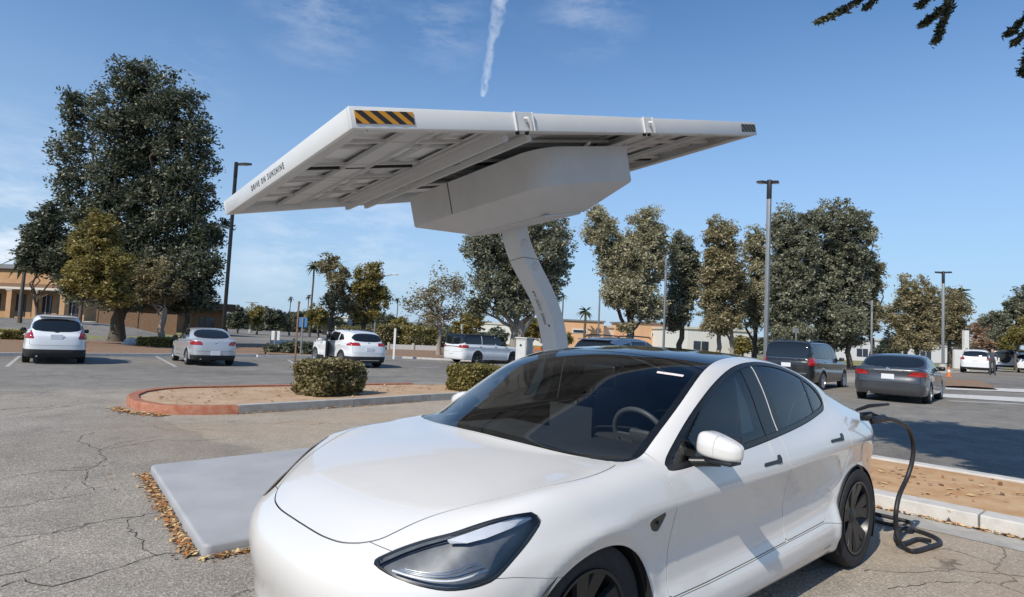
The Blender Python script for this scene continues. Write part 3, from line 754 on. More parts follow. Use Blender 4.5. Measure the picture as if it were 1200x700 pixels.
def hlmask(V, hl3, e, w):
    out = np.full(len(V), 9.)
    for sg in (1, -1):
        P = V*[1, sg, 1]; Q = np.stack([hl3@e, hl3@w], 1)
        out = np.minimum(out, np.maximum(sdf(np.stack([P@e, P@w], 1), Q), np.maximum(.3-P[:, 1], -.95-P[:, 0])))
    return -out*-1
M_GLASS2 = glass_mat('side_car_glass', (.50, .54, .53), 1.5)
M_WIND = glass_mat('windshield_glass', (.80, .84, .84), 1.5)
M_ROOF = mat('black_roof_glass', (.006, .007, .009), .02, spec=.7)
M_RIMK = mat('alloy_black', (.035, .036, .038), .35, metal=.5, var=.15)
M_REARG = glass_mat('rear_glass', (.30, .33, .34), 1.5)
M_LENS = glass_mat('headlight_lens', (.93, .94, .95), 1.5)
M_HOUS = mat('headlight_inside', (.125, .135, .15), .4, metal=.2, var=.25, scale=20)
M_GUIDE = mat('light_guide_clear', (.85, .88, .92), .2, coat=.6)
M_DRL = mat('daytime_lamp_plastic', (.72, .76, .84), .3, coat=.5)
M_DASH = mat('dashboard_vinyl', (.035, .036, .038), .6, var=.15, bump=.1, bscale=200)
M_SEAT = mat('seat_vinyl', (.055, .055, .058), .55, var=.15)
M_SEATD = mat('steering_leather', (.09, .09, .095), .45, var=.1)
M_SCREEN = mat('touch_screen_black', (.01, .01, .012), .08)
M_SBACK = mat('screen_back_grey', (.035, .038, .042), .5)
main_root, main_field = build_main()
# ---------------------------------------------------------------- the parked cars: one builder, a profile for each
def car_spec(L, W, H, wheels, wr, Tc, Tg, belt, tumb=.30, gnar=.06, **k):
    w = W/2
    d = dict(L=L, wheels=wheels, wr=wr, zb=k.get('zb', .22), kst=k.get('kst', .07), kff=.12, kgr=k.get('kgr', .09), kun=.03, flare=.014,
        Tc=(.04,)+tuple(Tc), hoodx=(.03, (0, 0), (w*.55, -.01), (w*.8, -.012), (w, -.07)), hx=lambda s: 1.+0*s,
        cz=(.1, (0, belt-.20), (L*.3, belt-.14), (L, belt-.06)),
        Wm=(.08, (-.1, w-.12), (.3, w-.05), (.8, w-.01), (L*.5, w), (L-.8, w-.015), (L-.3, w-.05), (L+.1, w-.12)),
        P=(.02, (-.7, -.05), (-.5, -.015), (-.4, -.012), (-.25, -.025), (-.08, -.01), (0, 0), (.08, -.012), (.2, -.06), (.4, -.2)),
        fa=(.04, (0, 0), (w*.4, .03), (w*.7, .13), (w*.88, .30), (w, .6)),
        fz=(.03, (0, .2), (.2, .08), (.4, .0), (belt-.35, .0), (belt-.22, .04), (belt-.1, .10), (belt+.2, .2)),
        ra=(.04, (0, 0), (w*.5, .02), (w*.75, .07), (w*.9, .17), (w, .34)),
        rz=(.03,)+tuple(k.get('rz', ((0, .2), (.25, .06), (.4, 0), (.6, 0), (.9, .04), (1.2, .1)))),
        Tg=(.04,)+tuple(Tg), crown=(.04, (0, 0), (w*.4, .01), (w*.7, .035), (w*.85, .07), (w, .12)),
        seff=(.1, (.8, .22), (L*.35, .16), (L*.45, .03), (L*.7, 0), (L, k.get('rseff', -.08))),
        Gw=(.1, (L*.2, w-.10), (L*.33, w-.06), (L*.5, w-.045), (L*.75, w-.06), (L*.9, w-gnar-.05), (L, w-gnar-.10)),
        Gt=(.03, (belt-.4, -.02), (belt-.05, 0), (belt+.1, -.1*tumb), (H-.15, -(H-.15-belt)*tumb), (H+.1, -(H+.1-belt)*tumb-.12)))
    return d

def other_car(kind, label, loc, head, paint, spec, wins, rearwin, tails, plate=None, group='cars parked in the lot', glass=None, cladding=None, rim=None, extra=None, wind=None, roofblack=None, res=(70, 20, 56)):
    c = CarField(**spec); L = c.L; off = (L/2, 0, 0); glass = glass or M_PRIV
    root = thing(kind, label, 'car', loc, head, group)
    S = Shell(c, root, off, ns=res[0], nf=res[1], nt=res[2])
    for ws in spec['wheels']: S.take(arch(ws, spec['wr']-.01, spec['wr']+.05), 0)
    for sg in (1, -1):
        for Q in wins:
            S.panel('side_window', side_poly(smooth_poly(Q, 3) if len(Q) > 4 else Q, sg), glass, gap=.01, lip=.02, inset=.004)
    if rearwin: 
        S.panel('rear_window', rear_poly(smooth_poly(rearwin, 4), L*.72), glass, gap=.01, lip=.02, inset=.004)
    if wind: S.panel('windshield', top_poly(mirror_top(wind), .7), glass, gap=.01, lip=.02, inset=.004)
    for sg in (1, -1):
        S.panel('tail_light', rear_poly([(sg*y, z) for y, z in tails], L-.50), M_RED, gap=.008, lip=.02)
        S.panel('headlight', lambda V, sg=sg: np.maximum(sdf(V[:, 1:], [(sg*(spec['Wm'][3][1]-.36), spec['cz'][1][1]-.06), (sg*(spec['Wm'][3][1]+.1), spec['cz'][1][1]-.04), (sg*(spec['Wm'][3][1]+.1), spec['cz'][1][1]+.10), (sg*(spec['Wm'][3][1]-.3), spec['cz'][1][1]+.06)]), -.55-V[:, 0]), M_GUIDE, gap=.008, lip=.02)
    if cladding:
        S.panel('lower_cladding', lambda V: V[:, 2]-cladding(-V[:, 0]), M_MATTE, gap=.006, lip=.01)
    if roofblack: S.panel('roof', lambda V: roofblack-V[:, 2], M_BLACK, gap=.006, lip=.01)
    else: S.take(lambda V: V[:, 2]-.24, 0)
    # door shut lines: doors are panels of their own
    dz = spec['cz'][3][1]+.04; z0 = spec['zb']+.14; s0 = L*.30; s1 = L*.52; s2 = spec['wheels'][1]-.05
    for sg in (1, -1):
        for nm, a, b in (('front_door', s0, s1), ('rear_door', s1, s2)):
            d = S.panel(nm, side_poly([(a, z0), (b-(.22 if nm == 'rear_door' else 0), z0), (b, spec['wr']*2+.05), (b, dz+.08), (a, dz+.02)], sg), paint, gap=.008, lip=.01)
            hx_ = b-.17; hz_ = dz-.06; y = rayy(c, hx_, hz_, sg)
            MB().box((-hx_+off[0], y+sg*.012, hz_), (.17, .03, .03), bev=.01).build('handle', (paint if not roofblack else M_BLACK), d)
    S.panel('boot_lid', rear_poly([(-spec['Wm'][6][1]+.13, spec['cz'][3][1]-.33), (spec['Wm'][6][1]-.13, spec['cz'][3][1]-.33), (spec['Wm'][6][1]-.17, spec['cz'][3][1]+.5), (-spec['Wm'][6][1]+.17, spec['cz'][3][1]+.5)], L-.42), paint, gap=.008, lip=.01)
    S.panel('body', lambda V: np.full(len(V), -1.), paint, gap=0, lip=.02)
    Vf, Tf = S.fullV, S.fullT
    for ws in spec['wheels']: Vf, Tf = clip(Vf, Tf, -arch(ws, spec['wr']-.01, spec['wr']-.03)(Vf), 0)
    Nf = c.normals(Vf); to_mesh('lining', Vf-Nf*.03, Tf, Nf, M_MATTE, root, off)
    for ws in spec['wheels']:
        for sg in (1, -1): wheel(root, -ws+off[0], sg*(spec['Wm'][3][1]-.115), spec['wr'], .22, sg, rim or M_RIM, spokes=5, n=28, wide=.06)
    pz = plate[0] if plate else .9; x = rayx(c, 0, pz)
    MB().box((x+off[0]-.012, 0, pz), (.02, .34, .16), bev=.004).build('number_plate', plate[1] if plate else M_PLATE, root)
    # mirrors
    bz = spec['cz'][2][1]+.20
    for sg in (1, -1):
        y = rayy(c, L*.335, bz-.08, sg)
        m = MB().box((-L*.335+off[0], y+sg*.12, bz), (.13, .19, .14), bev=.045); m.box((-L*.335+off[0], y+sg*.02, bz-.05), (.07, .12, .04))
        m.build('door_mirror', (M_BLACK if extra and extra.get('blackmirror') else paint), root, smooth=True, ang=50)
    # exhaust
    MB().lathe([(.03, -.02), (.035, .0), (.035, .12)], 12, 'X', c=(-L+off[0]+.08, .5, .27)).build('exhaust_tip', M_CHROME, root, smooth=True)
    if extra:
        if extra.get('rails'):
            for sg in (1, -1):
                a, b, zr, yr = extra['rails']; pts = [(-a+off[0], sg*yr, zr-.05), (-a-.08+off[0], sg*yr, zr), (-(a+b)/2+off[0], sg*yr, zr+.015), (-b+.08+off[0], sg*yr, zr-.01), (-b+off[0], sg*yr, zr-.06)]
                MB().tube(pts, .02, 8).build('roof_rail', M_BLACK, root, smooth=True)
        if extra.get('spoiler'):
            a, z, wd = extra['spoiler']; MB().box((-a+off[0], 0, z), (.22, wd, .03), bev=.012).build('spoiler', paint, root, smooth=True, ang=50)
        if extra.get('wiper'):
            y, z, l = extra['wiper']; x = rayx(c, y, z); MB().box((x+off[0]-.02, y+l/2, z), (.015, l, .015)).build('rear_wiper', M_BLACK, root)
        if extra.get('chrome'):
            z, wd = extra['chrome']; x = rayx(c, 0, z); MB().box((x+off[0]-.012, 0, z), (.02, wd, .035), bev=.006).build('chrome_strip', M_CHROME, root)
        if extra.get('badge'):
            z = extra['badge']; x = rayx(c, 0, z); MB().lathe([(.001, -.012), (.05, -.008), (.055, 0)], 16, 'X', c=(x+off[0], 0, z)).build('badge', M_BLACK if extra.get('darkbadge') else M_CHROME, root)
        if extra.get('bumper'):
            z, h, m_ = extra['bumper']; x = rayx(c, 0, z); MB().box((x+off[0]-.01, 0, z), (.06, spec['Wm'][3][1]*2-.5, h), bev=.02).build('bumper_bar', m_, root, smooth=True, ang=50)
    return root, c

def heading(px, D, deg): p = foot(px, D); return p, R(deg)
def zside(a, b): return a
P_SUVW = mat('white_car_paint', (.74, .75, .76), .35, coat=1., var=.01)
P_SILVER = mat('silver_car_paint', (.50, .51, .53), .32, metal=.35, coat=1., var=.02)
P_GREY = mat('dark_grey_car_paint', (.075, .077, .083), .3, metal=.5, coat=1., var=.03)
P_DARK = mat('charcoal_car_paint', (.025, .027, .030), .3, metal=.3, coat=1., var=.03)
P_BLUE = mat('slate_blue_car_paint', (.13, .19, .27), .3, metal=.45, coat=1., var=.03)
LOTROW = 'cars parked across the lot'
def ctr(px, D, L, hd, front=0.):
    """the middle of a car whose rear face is seen at px, depth D"""
    p = foot(px, D); a = R(hd); x, y = p[0]+math.cos(a)*L/2, p[1]+math.sin(a)*L/2
    return (x, y, float(Hh(x, y)))

# pale wagon with dark lower bumper, far left
sp = car_spec(4.61, 1.80, 1.69, (.93, 3.57), .35, [(-.2, .72), (0, .78), (.2, .88), (.6, .96), (1.1, 1.02), (2, 1.03), (4, 1.06), (4.7, 1.04)],
    [(.8, .85), (1.15, 1.03), (1.6, 1.33), (2.0, 1.57), (2.3, 1.655), (2.8, 1.69), (3.5, 1.675), (4.0, 1.62), (4.15, 1.56), (4.45, 1.10), (4.7, .7)], 1.03, .34, gnar=.10, rz=((0, .18), (.25, .06), (.4, 0), (.62, 0), (.9, .03), (1.05, .08), (1.2, .2)))
other_car('crossover_car', 'pale silver-white crossover with black rear bumper parked nearest the shady tree', ctr(67, 20.6, 4.61, 266), R(266), P_SUVW, sp,
    [[(1.42, 1.07), (2.35, 1.09), (2.35, 1.54), (2.05, 1.50), (1.7, 1.28)], [(2.42, 1.09), (3.25, 1.11), (3.2, 1.55), (2.42, 1.55)], [(3.33, 1.12), (3.95, 1.17), (3.7, 1.46), (3.3, 1.53)]],
    [(-.60, 1.14), (.60, 1.14), (.50, 1.50), (-.50, 1.50)], [(.60, .86), (.95, .86), (.95, 1.13), (.68, 1.13)], (.93, M_PLATE), LOTROW, cladding=lambda s: .50+0*s, extra=dict(rails=(1.9, 3.7, 1.72, .56), spoiler=(4.05, 1.62, 1.1), badge=1.08, darkbadge=1, blackmirror=1))
# small silver saloon
sp = car_spec(4.37, 1.72, 1.455, (.85, 3.42), .31, [(-.2, .66), (0, .70), (.2, .80), (.6, .87), (1.0, .92), (2, .95), (3.4, 1.0), (3.9, 1.02), (4.25, 1.03), (4.5, 1.0)],
    [(.8, .82), (1.1, .97), (1.6, 1.22), (1.95, 1.38), (2.3, 1.445), (2.7, 1.45), (3.1, 1.40), (3.5, 1.23), (3.85, 1.03), (4.3, .75)], .96, .36, gnar=.14)
other_car('compact_sedan', 'small silver saloon with red tail lamps parked at the far kerb beside the lamp post', ctr(254, 23.2, 4.37, 267), R(267), P_SILVER, sp,
    [[(1.40, .99), (2.2, 1.01), (2.2, 1.35), (1.98, 1.33), (1.7, 1.18)], [(2.27, 1.01), (3.05, 1.04), (3.1, 1.26), (2.85, 1.34), (2.27, 1.37)], [(3.12, 1.05), (3.34, 1.08), (3.15, 1.22)]],
    [(-.55, 1.08), (.55, 1.08), (.45, 1.35), (-.45, 1.35)], [(.45, .80), (.95, .80), (.95, .95), (.5, .93)], (.50, M_PLATE), LOTROW, extra=dict(badge=.90, blackmirror=1), cladding=lambda s: np.where(s > 3.9, .42, .2))
# white SUV with the rear door open
sp = car_spec(4.66, 1.89, 1.64, (.86, 3.73), .36, [(-.2, .74), (0, .80), (.2, .92), (.6, 1.0), (1.1, 1.05), (2, 1.05), (4, 1.08), (4.8, 1.05)],
    [(.8, .85), (1.2, 1.05), (1.7, 1.33), (2.1, 1.54), (2.4, 1.615), (2.9, 1.64), (3.5, 1.61), (4.0, 1.54), (4.2, 1.47), (4.5, 1.12), (4.7, .8)], 1.05, .36, gnar=.12)
glc, cg = other_car('luxury_suv', 'white SUV with its left rear door open behind the clipped bush', ctr(434, 26.4, 4.66, 268), R(268), P_SUVW, sp,
    [[(1.5, 1.10), (2.3, 1.12), (2.3, 1.52), (2.05, 1.47), (1.75, 1.28)], [(2.37, 1.12), (3.2, 1.14), (3.2, 1.49), (2.37, 1.53)], [(3.28, 1.15), (3.75, 1.20), (3.55, 1.40), (3.28, 1.46)]],
    [(-.60, 1.17), (.60, 1.17), (.50, 1.46), (-.50, 1.46)], [(.42, .96), (.98, .96), (.98, 1.09), (.44, 1.09)], (.80, M_PLATE), LOTROW, cladding=lambda s: .42+.0*s+np.where(s > 4.1, .08, 0), extra=dict(rails=(1.9, 3.7, 1.66, .58), badge=1.06, chrome=(.34, .9)))
# boxy white wagon with black roof and windows
sp = car_spec(5.13, 1.93, 1.70, (.95, 3.94), .37, [(-.2, .80), (0, .86), (.15, .95), (.5, 1.02), (1.2, 1.06), (2, 1.07), (4.9, 1.09), (5.2, 1.08)],
    [(.9, .85), (1.35, 1.06), (1.75, 1.38), (2.05, 1.60), (2.35, 1.68), (2.9, 1.70), (4.2, 1.70), (4.85, 1.67), (5.0, 1.60), (5.07, 1.2), (5.12, .7)], 1.07, .20, gnar=.03, kgr=.06, rseff=-.02, rz=((0, .15), (.2, .05), (.4, 0), (.9, 0), (1.3, .02)))
other_car('boxy_wagon', 'long boxy white wagon with black roof and black windows parked before the trees', ctr(529, 34.6, 5.13, 185), R(185), P_SUVW, sp,
    [[(1.62, 1.10), (2.45, 1.12), (2.45, 1.60), (2.15, 1.58), (1.95, 1.44)], [(2.5, 1.12), (3.55, 1.12), (3.55, 1.61), (2.5, 1.61)], [(3.6, 1.12), (4.85, 1.13), (4.82, 1.60), (3.6, 1.61)]],
    [(-.74, 1.14), (.74, 1.14), (.70, 1.60), (-.70, 1.60)], [(.55, .90), (1.0, .90), (1.0, 1.06), (.55, 1.06)], (.62, M_PLATE), LOTROW, rim=M_RIMD, roofblack=1.585, extra=dict(chrome=(.98, 1.1), blackmirror=1))
# slate-blue hatch seen over the white roof
sp = car_spec(4.60, 1.85, 1.72, (.90, 3.60), .35, [(-.2, .75), (0, .80), (.2, .92), (.6, 1.0), (1.1, 1.05), (2, 1.06), (4, 1.10), (4.7, 1.08)],
    [(.8, .85), (1.15, 1.05), (1.6, 1.35), (2.0, 1.59), (2.3, 1.68), (2.8, 1.72), (3.5, 1.70), (4.1, 1.63), (4.25, 1.54), (4.5, 1.12), (4.7, .7)], 1.07, .34, gnar=.10)
other_car('blue_hatchback', 'slate-blue tall hatchback with roof rails, only its top showing over the glass roof', ctr(686, 17.6, 4.60, 186), R(186), P_BLUE, sp,
    [[(1.45, 1.13), (2.35, 1.15), (2.35, 1.58), (2.05, 1.53), (1.7, 1.32)], [(2.42, 1.15), (3.25, 1.17), (3.25, 1.59), (2.42, 1.60)], [(3.33, 1.18), (3.95, 1.24), (3.7, 1.50), (3.33, 1.56)]],
    [(-.64, 1.20), (.64, 1.20), (.54, 1.55), (-.54, 1.55)], [(.60, .95), (.98, .95), (.98, 1.25), (.70, 1.25)], (.85, M_PLATE), LOTROW, extra=dict(rails=(1.9, 3.8, 1.76, .58), spoiler=(4.15, 1.62, 1.1)))
# black full-size SUV
sp = car_spec(5.2, 2.0, 1.95, (.95, 3.97), .39, [(-.2, .90), (0, .98), (.15, 1.08), (.5, 1.14), (1.2, 1.18), (2, 1.19), (4.9, 1.21), (5.3, 1.20)],
    [(.9, .95), (1.35, 1.18), (1.75, 1.50), (2.1, 1.78), (2.4, 1.90), (2.9, 1.945), (4.2, 1.945), (4.8, 1.92), (4.95, 1.84), (5.1, 1.4), (5.18, .9)], 1.20, .22, gnar=.05, kgr=.07, zb=.30, rseff=-.02, rz=((0, .15), (.3, .04), (.5, 0), (1.0, 0), (1.3, .02)))
xl, _ = other_car('black_suv', 'big black SUV with chrome-framed rear window parked left of the dark grey saloon', ctr(921, 22.8, 5.2, 186), R(186), P_DARK, sp,
    [[(1.7, 1.25), (2.5, 1.26), (2.5, 1.82), (2.2, 1.78), (1.95, 1.55)], [(2.57, 1.26), (3.5, 1.27), (3.5, 1.84), (2.57, 1.84)], [(3.58, 1.27), (4.8, 1.28), (4.75, 1.80), (3.58, 1.84)]],
    [(-.72, 1.30), (.72, 1.30), (.64, 1.80), (-.64, 1.80)], [(.74, .98), (1.1, .98), (1.1, 1.30), (.78, 1.30)], (.98, M_PLATE), LOTROW, extra=dict(rails=(2.3, 4.5, 1.99, .64), chrome=(1.24, 1.3), bumper=(.62, .16, P_DARK)))
xl.scale = (1, 1, .955)
# dark grey saloon
sp = car_spec(4.63, 2.02, 1.495, (.90, 3.60), .32, [(-.2, .68), (0, .73), (.2, .84), (.6, .90), (1.0, .94), (2, .96), (3.6, 1.04), (4.1, 1.07), (4.5, 1.075), (4.8, 1.05)],
    [(.8, .82), (1.15, .99), (1.7, 1.25), (2.05, 1.41), (2.4, 1.485), (2.8, 1.49), (3.2, 1.44), (3.6, 1.28), (4.05, 1.05), (4.5, .75)], .99, .36, gnar=.13, rz=((0, .2), (.25, .06), (.4, 0), (.62, 0), (.85, .05), (1.0, .04), (1.2, .1)))
other_car('grey_sedan', 'dark grey saloon with bright red tail lamps parked on the right of the aisle', ctr(1040, 18.5, 4.63, 187), R(187), P_GREY, sp,
    [[(1.45, 1.02), (2.3, 1.04), (2.3, 1.38), (2.05, 1.36), (1.75, 1.20)], [(2.37, 1.04), (3.2, 1.07), (3.2, 1.33), (2.9, 1.39), (2.37, 1.41)], [(3.27, 1.08), (3.55, 1.11), (3.3, 1.28)]],
    [(-.70, 1.10), (.70, 1.10), (.58, 1.38), (-.58, 1.38)], [(.48, .82), (1.1, .80), (1.1, .97), (.62, .95)], (.78, M_PLATE), LOTROW, extra=dict(chrome=(.97, .75), badge=1.01, blackmirror=1))
# light SUV far right
sp = car_spec(4.6, 1.86, 1.68, (.90, 3.60), .36, [(-.2, .75), (0, .80), (.2, .92), (.6, 1.0), (1.1, 1.05), (2, 1.05), (4, 1.08), (4.7, 1.06)],
    [(.8, .85), (1.15, 1.05), (1.6, 1.32), (2.0, 1.55), (2.3, 1.645), (2.8, 1.68), (3.5, 1.66), (4.1, 1.60), (4.25, 1.50), (4.5, 1.10), (4.7, .7)], 1.05, .34, gnar=.10)
other_car('silver_suv', 'light silver SUV parked far off at the right with a person by its side', ctr(1143, 42.5, 4.6, 188), R(188), P_SUVW, sp,
    [[(1.45, 1.11), (2.35, 1.13), (2.35, 1.54), (2.05, 1.50), (1.7, 1.30)], [(2.42, 1.13), (3.9, 1.15), (3.6, 1.52), (2.42, 1.56)]],
    [(-.64, 1.18), (.64, 1.18), (.54, 1.50), (-.54, 1.50)], [(.60, .92), (.98, .92), (.98, 1.12), (.66, 1.12)], (.85, M_PLATE), LOTROW, cladding=lambda s: .40+0*s, extra=dict(rails=(1.9, 3.8, 1.72, .58)), res=(50, 16, 40))
# off-roader with spare wheel
sp = car_spec(4.0, 1.85, 1.85, (.70, 3.10), .40, [(-.2, .95), (0, 1.0), (.2, 1.08), (1.3, 1.12), (2, 1.12), (4.1, 1.12)],
    [(1.2, .9), (1.4, 1.12), (1.75, 1.70), (1.95, 1.82), (2.4, 1.85), (3.6, 1.85), (3.85, 1.82), (3.92, 1.5), (3.97, 1.0)], 1.14, .12, gnar=.02, kgr=.05, zb=.38, rseff=-.01, rz=((0, .1), (.4, 0), (1.2, 0)))
jp, cj = other_car('offroad_car', 'white off-road car with a black spare wheel on its back, farthest right', ctr(1178, 52, 4.0, 187), R(187), P_SUVW, sp,
    [[(1.75, 1.2), (2.5, 1.2), (2.5, 1.72), (1.95, 1.72)], [(2.58, 1.2), (3.75, 1.2), (3.72, 1.72), (2.58, 1.72)]],
    [(-.66, 1.22), (.66, 1.22), (.62, 1.70), (-.62, 1.70)], [(.72, .85), (.98, .85), (.98, 1.05), (.72, 1.05)], (.7, M_PLATE), LOTROW, cladding=lambda s: .55+0*s, roofblack=1.74, extra=dict(blackmirror=1), res=(50, 16, 40))
t = MB().lathe([(.22, -.12), (.34, -.13), (.38, -.10), (.385, .10), (.36, .13), (.001, .13)], 24, 'X', c=(-2.0-.02, 0, 1.12)); t.lathe([(.001, -.10), (.22, -.08)], 20, 'X', c=(-2.02, 0, 1.12)); t.build('spare_wheel', M_RUBBER, jp, smooth=True, ang=40)

c3 = copy_tree([o for o in C.objects if o.name == 'silver_suv'][0]); c3.location = ctr(1204, 50, 4.6, 187); c3['label'] = 'light car cut by the right picture edge, beyond the off-road car'
# the open rear door of the white SUV, seen from behind: dark lining and glass
def open_door():
    s_h = 2.37; y = .93; L = 4.66
    a = R(30); hx = -s_h+L/2; M = Matrix.Translation((hx, y, 0))@Matrix.Rotation(-a, 4, 'Z')
    # local: door runs back along -x from its hinge, outer face towards +y
    o = MB().prism([(0, 0), (-.98, 0), (-.98, .05), (0, .05)], .40, 1.10, M=M).build('open_door', P_SUVW, glc)
    MB().prism([(-.02, -.035), (-.95, -.035), (-.95, -.002), (-.02, -.002)], .43, 1.09, M=M).build('door_lining', M_MATTE, o)
    fr = MB(); 
    for p, q in (((0, 1.10), (-.02, 1.50)), ((-.02, 1.50), (-.80, 1.52)), ((-.80, 1.52), (-.98, 1.12))):
        fr.tube([tuple(M@Vector((p[0], .02-.0*p[1], p[1]))), tuple(M@Vector((q[0], -.05, q[1])))], .022, 6)
    fr.build('window_frame', M_BLACK, o)
    MB().prism([(0, 0), (-.9, 0), (-.78, .012), (-.02, .012)], 1.10, 1.11, M=M).add([tuple(M@Vector(v)) for v in ((-.02, 0, 1.1), (-.95, 0, 1.12), (-.80, -.04, 1.5), (-.03, -.04, 1.49))], [(0, 1, 2, 3)]).build('window', M_DARKGLASS, o)
open_door()
# ---------------------------------------------------------------- ground
def asphalt_mat():
    m = bpy.data.materials.new('old_asphalt'); m.use_nodes = True; nt = m.node_tree; N = nt.nodes; L = nt.links; b = N['Principled BSDF']
    b.inputs['Roughness'].default_value = .93; b.inputs['Specular IOR Level'].default_value = .25
    tc = N.new('ShaderNodeTexCoord'); P = tc.outputs['Object']
    def noise(sc, det=6, ro=.6, src=P, dist=0):
        n = N.new('ShaderNodeTexNoise'); n.inputs['Scale'].default_value = sc; n.inputs['Detail'].default_value = det; n.inputs['Roughness'].default_value = ro; n.inputs['Distortion'].default_value = dist
        L.new(src, n.inputs[0]); return n.outputs[0]
    def ramp(v, stops):
        r = N.new('ShaderNodeValToRGB'); e = r.color_ramp.elements
        e[0].position, e[0].color = stops[0][0], (*stops[0][1], 1); e[1].position, e[1].color = stops[-1][0], (*stops[-1][1], 1)
        for p, c in stops[1:-1]: k = e.new(p); k.color = (*c, 1)
        L.new(v, r.inputs[0]); return r.outputs[0]
    def mix(a, b_, f, mode='MIX'):
        x = N.new('ShaderNodeMixRGB'); x.blend_type = mode
        for i, v in ((0, f), (1, a), (2, b_)):
            if isinstance(v, (int, float)): x.inputs[i].default_value = v
            elif isinstance(v, tuple): x.inputs[i].default_value = (*v, 1)
            else: L.new(v, x.inputs[i])
        return x.outputs[0]
    big = noise(.22, 4, .6); mid = noise(1.7, 7, .65)
    base = ramp(big, [(.35, (.335, .300, .255)), (.65, (.41, .370, .320))])
    base = mix(base, ramp(mid, [(.3, (.80, .80, .80)), (.7, (1.12, 1.11, 1.09))]), 1.0, 'MULTIPLY')
    vo = N.new('ShaderNodeTexVoronoi'); vo.inputs['Scale'].default_value = 95; L.new(P, vo.inputs['Vector'])
    st = N.new('ShaderNodeSeparateColor'); L.new(vo.outputs['Color'], st.inputs[0])
    base = mix(base, ramp(st.outputs[0], [(.0, (.55, .54, .52)), (.45, (.92, .92, .92)), (.80, (1.08, 1.08, 1.06)), (.94, (1.55, 1.52, 1.46))]), .85, 'MULTIPLY')
    # sandy dust: more of it near the islands
    sep = N.new('ShaderNodeSeparateXYZ'); L.new(P, sep.inputs[0])
    def m(op, a, b_=None, cl=False):
        n = N.new('ShaderNodeMath'); n.operation = op; n.use_clamp = cl
        for i, v in enumerate((a, b_)):
            if v is None: continue
            if isinstance(v, (int, float)): n.inputs[i].default_value = v
            else: L.new(v, n.inputs[i])
        return n.outputs[0]
    dn = noise(.8, 8, .7)
    near1 = m('SUBTRACT', 1, m('DIVIDE', m('ABSOLUTE', m('ADD', sep.outputs[1], 6.6)), 2.6), True)
    near1 = m('MULTIPLY', near1, m('SUBTRACT', 1, m('MULTIPLY', m('ADD', sep.outputs[0], 1.2), .9), True))
    near2 = m('SUBTRACT', 1, m('DIVIDE', m('ABSOLUTE', m('ADD', sep.outputs[0], 4.6)), 1.9), True)
    near2 = m('MULTIPLY', near2, m('MULTIPLY', m('ADD', sep.outputs[1], 2.5), .5, True))
    dm = m('MULTIPLY', m('MAXIMUM', near1, near2), m('MULTIPLY', m('SUBTRACT', dn, .30), 3.2, True), True)
    base = mix(base, (.40, .305, .215), m('MULTIPLY', dm, .75))
    # fine crazing: irregular cells whose borders show only here and there
    wv = N.new('ShaderNodeVectorMath'); wv.operation = 'ADD'; nn = N.new('ShaderNodeTexNoise'); nn.inputs['Scale'].default_value = 1.3; nn.inputs['Detail'].default_value = 5
    L.new(P, nn.inputs[0]); sc = N.new('ShaderNodeVectorMath'); sc.operation = 'SCALE'; sc.inputs['Scale'].default_value = .9; L.new(nn.outputs[1], sc.inputs[0]); L.new(P, wv.inputs[0]); L.new(sc.outputs[0], wv.inputs[1])
    ve = N.new('ShaderNodeTexVoronoi'); ve.feature = 'DISTANCE_TO_EDGE'; ve.inputs['Scale'].default_value = .55; L.new(wv.outputs[0], ve.inputs['Vector'])
    cr = m('SUBTRACT', 1, m('DIVIDE', ve.outputs['Distance'], .008), True)
    crm = m('MULTIPLY', m('SUBTRACT', noise(.35, 3), .47), 9, True)
    crk = m('MULTIPLY', m('MULTIPLY', cr, crm), .7)
    base = mix(base, (.035, .032, .028), crk)
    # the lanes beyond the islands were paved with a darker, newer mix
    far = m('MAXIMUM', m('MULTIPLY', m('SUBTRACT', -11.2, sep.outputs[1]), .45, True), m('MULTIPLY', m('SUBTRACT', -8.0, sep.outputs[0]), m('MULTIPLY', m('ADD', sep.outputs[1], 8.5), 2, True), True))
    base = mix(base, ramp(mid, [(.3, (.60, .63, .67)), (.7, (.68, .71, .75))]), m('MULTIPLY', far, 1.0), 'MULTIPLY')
    # worn patches of another mix, with their own borders
    pv = N.new('ShaderNodeTexVoronoi'); pv.inputs['Scale'].default_value = .16; L.new(wv.outputs[0], pv.inputs['Vector']); ps = N.new('ShaderNodeSeparateColor'); L.new(pv.outputs['Color'], ps.inputs[0])
    base = mix(base, ramp(ps.outputs[1], [(.2, (.86, .86, .87)), (.8, (1.08, 1.07, 1.05))]), .8, 'MULTIPLY')
    # dark stains
    sn = m('MULTIPLY', m('SUBTRACT', noise(.9, 5, .5, dist=.6), .64), 7, True); base = mix(base, (.09, .085, .08), m('MULTIPLY', sn, .45))
    L.new(base, b.inputs['Base Color'])
    bp = N.new('ShaderNodeBump'); bp.inputs['Strength'].default_value = .55; bp.inputs['Distance'].default_value = .006
    L.new(m('ADD', m('MULTIPLY', vo.outputs['Distance'], .8), noise(160, 3)), bp.inputs['Height']); L.new(bp.outputs[0], b.inputs['Normal'])
    return m_ret(m_obj=nt, mm=m) if False else nt.id_data if False else bpy.data.materials['old_asphalt']
M_ASPH = asphalt_mat()
M_DIRT = mat('sandy_dirt', (.40, .26, .155), .95, col2=(.54, .39, .26), scale=2.2, bump=.5, bscale=25, spec=.2)
M_DIRTR = mat('orange_dirt', (.44, .25, .12), .95, col2=(.58, .40, .24), scale=3, bump=.6, bscale=25, spec=.2)
M_CONC = mat('weathered_concrete', (.33, .315, .285), .9, col2=(.47, .455, .42), scale=5, bump=.3, bscale=60, spec=.25)
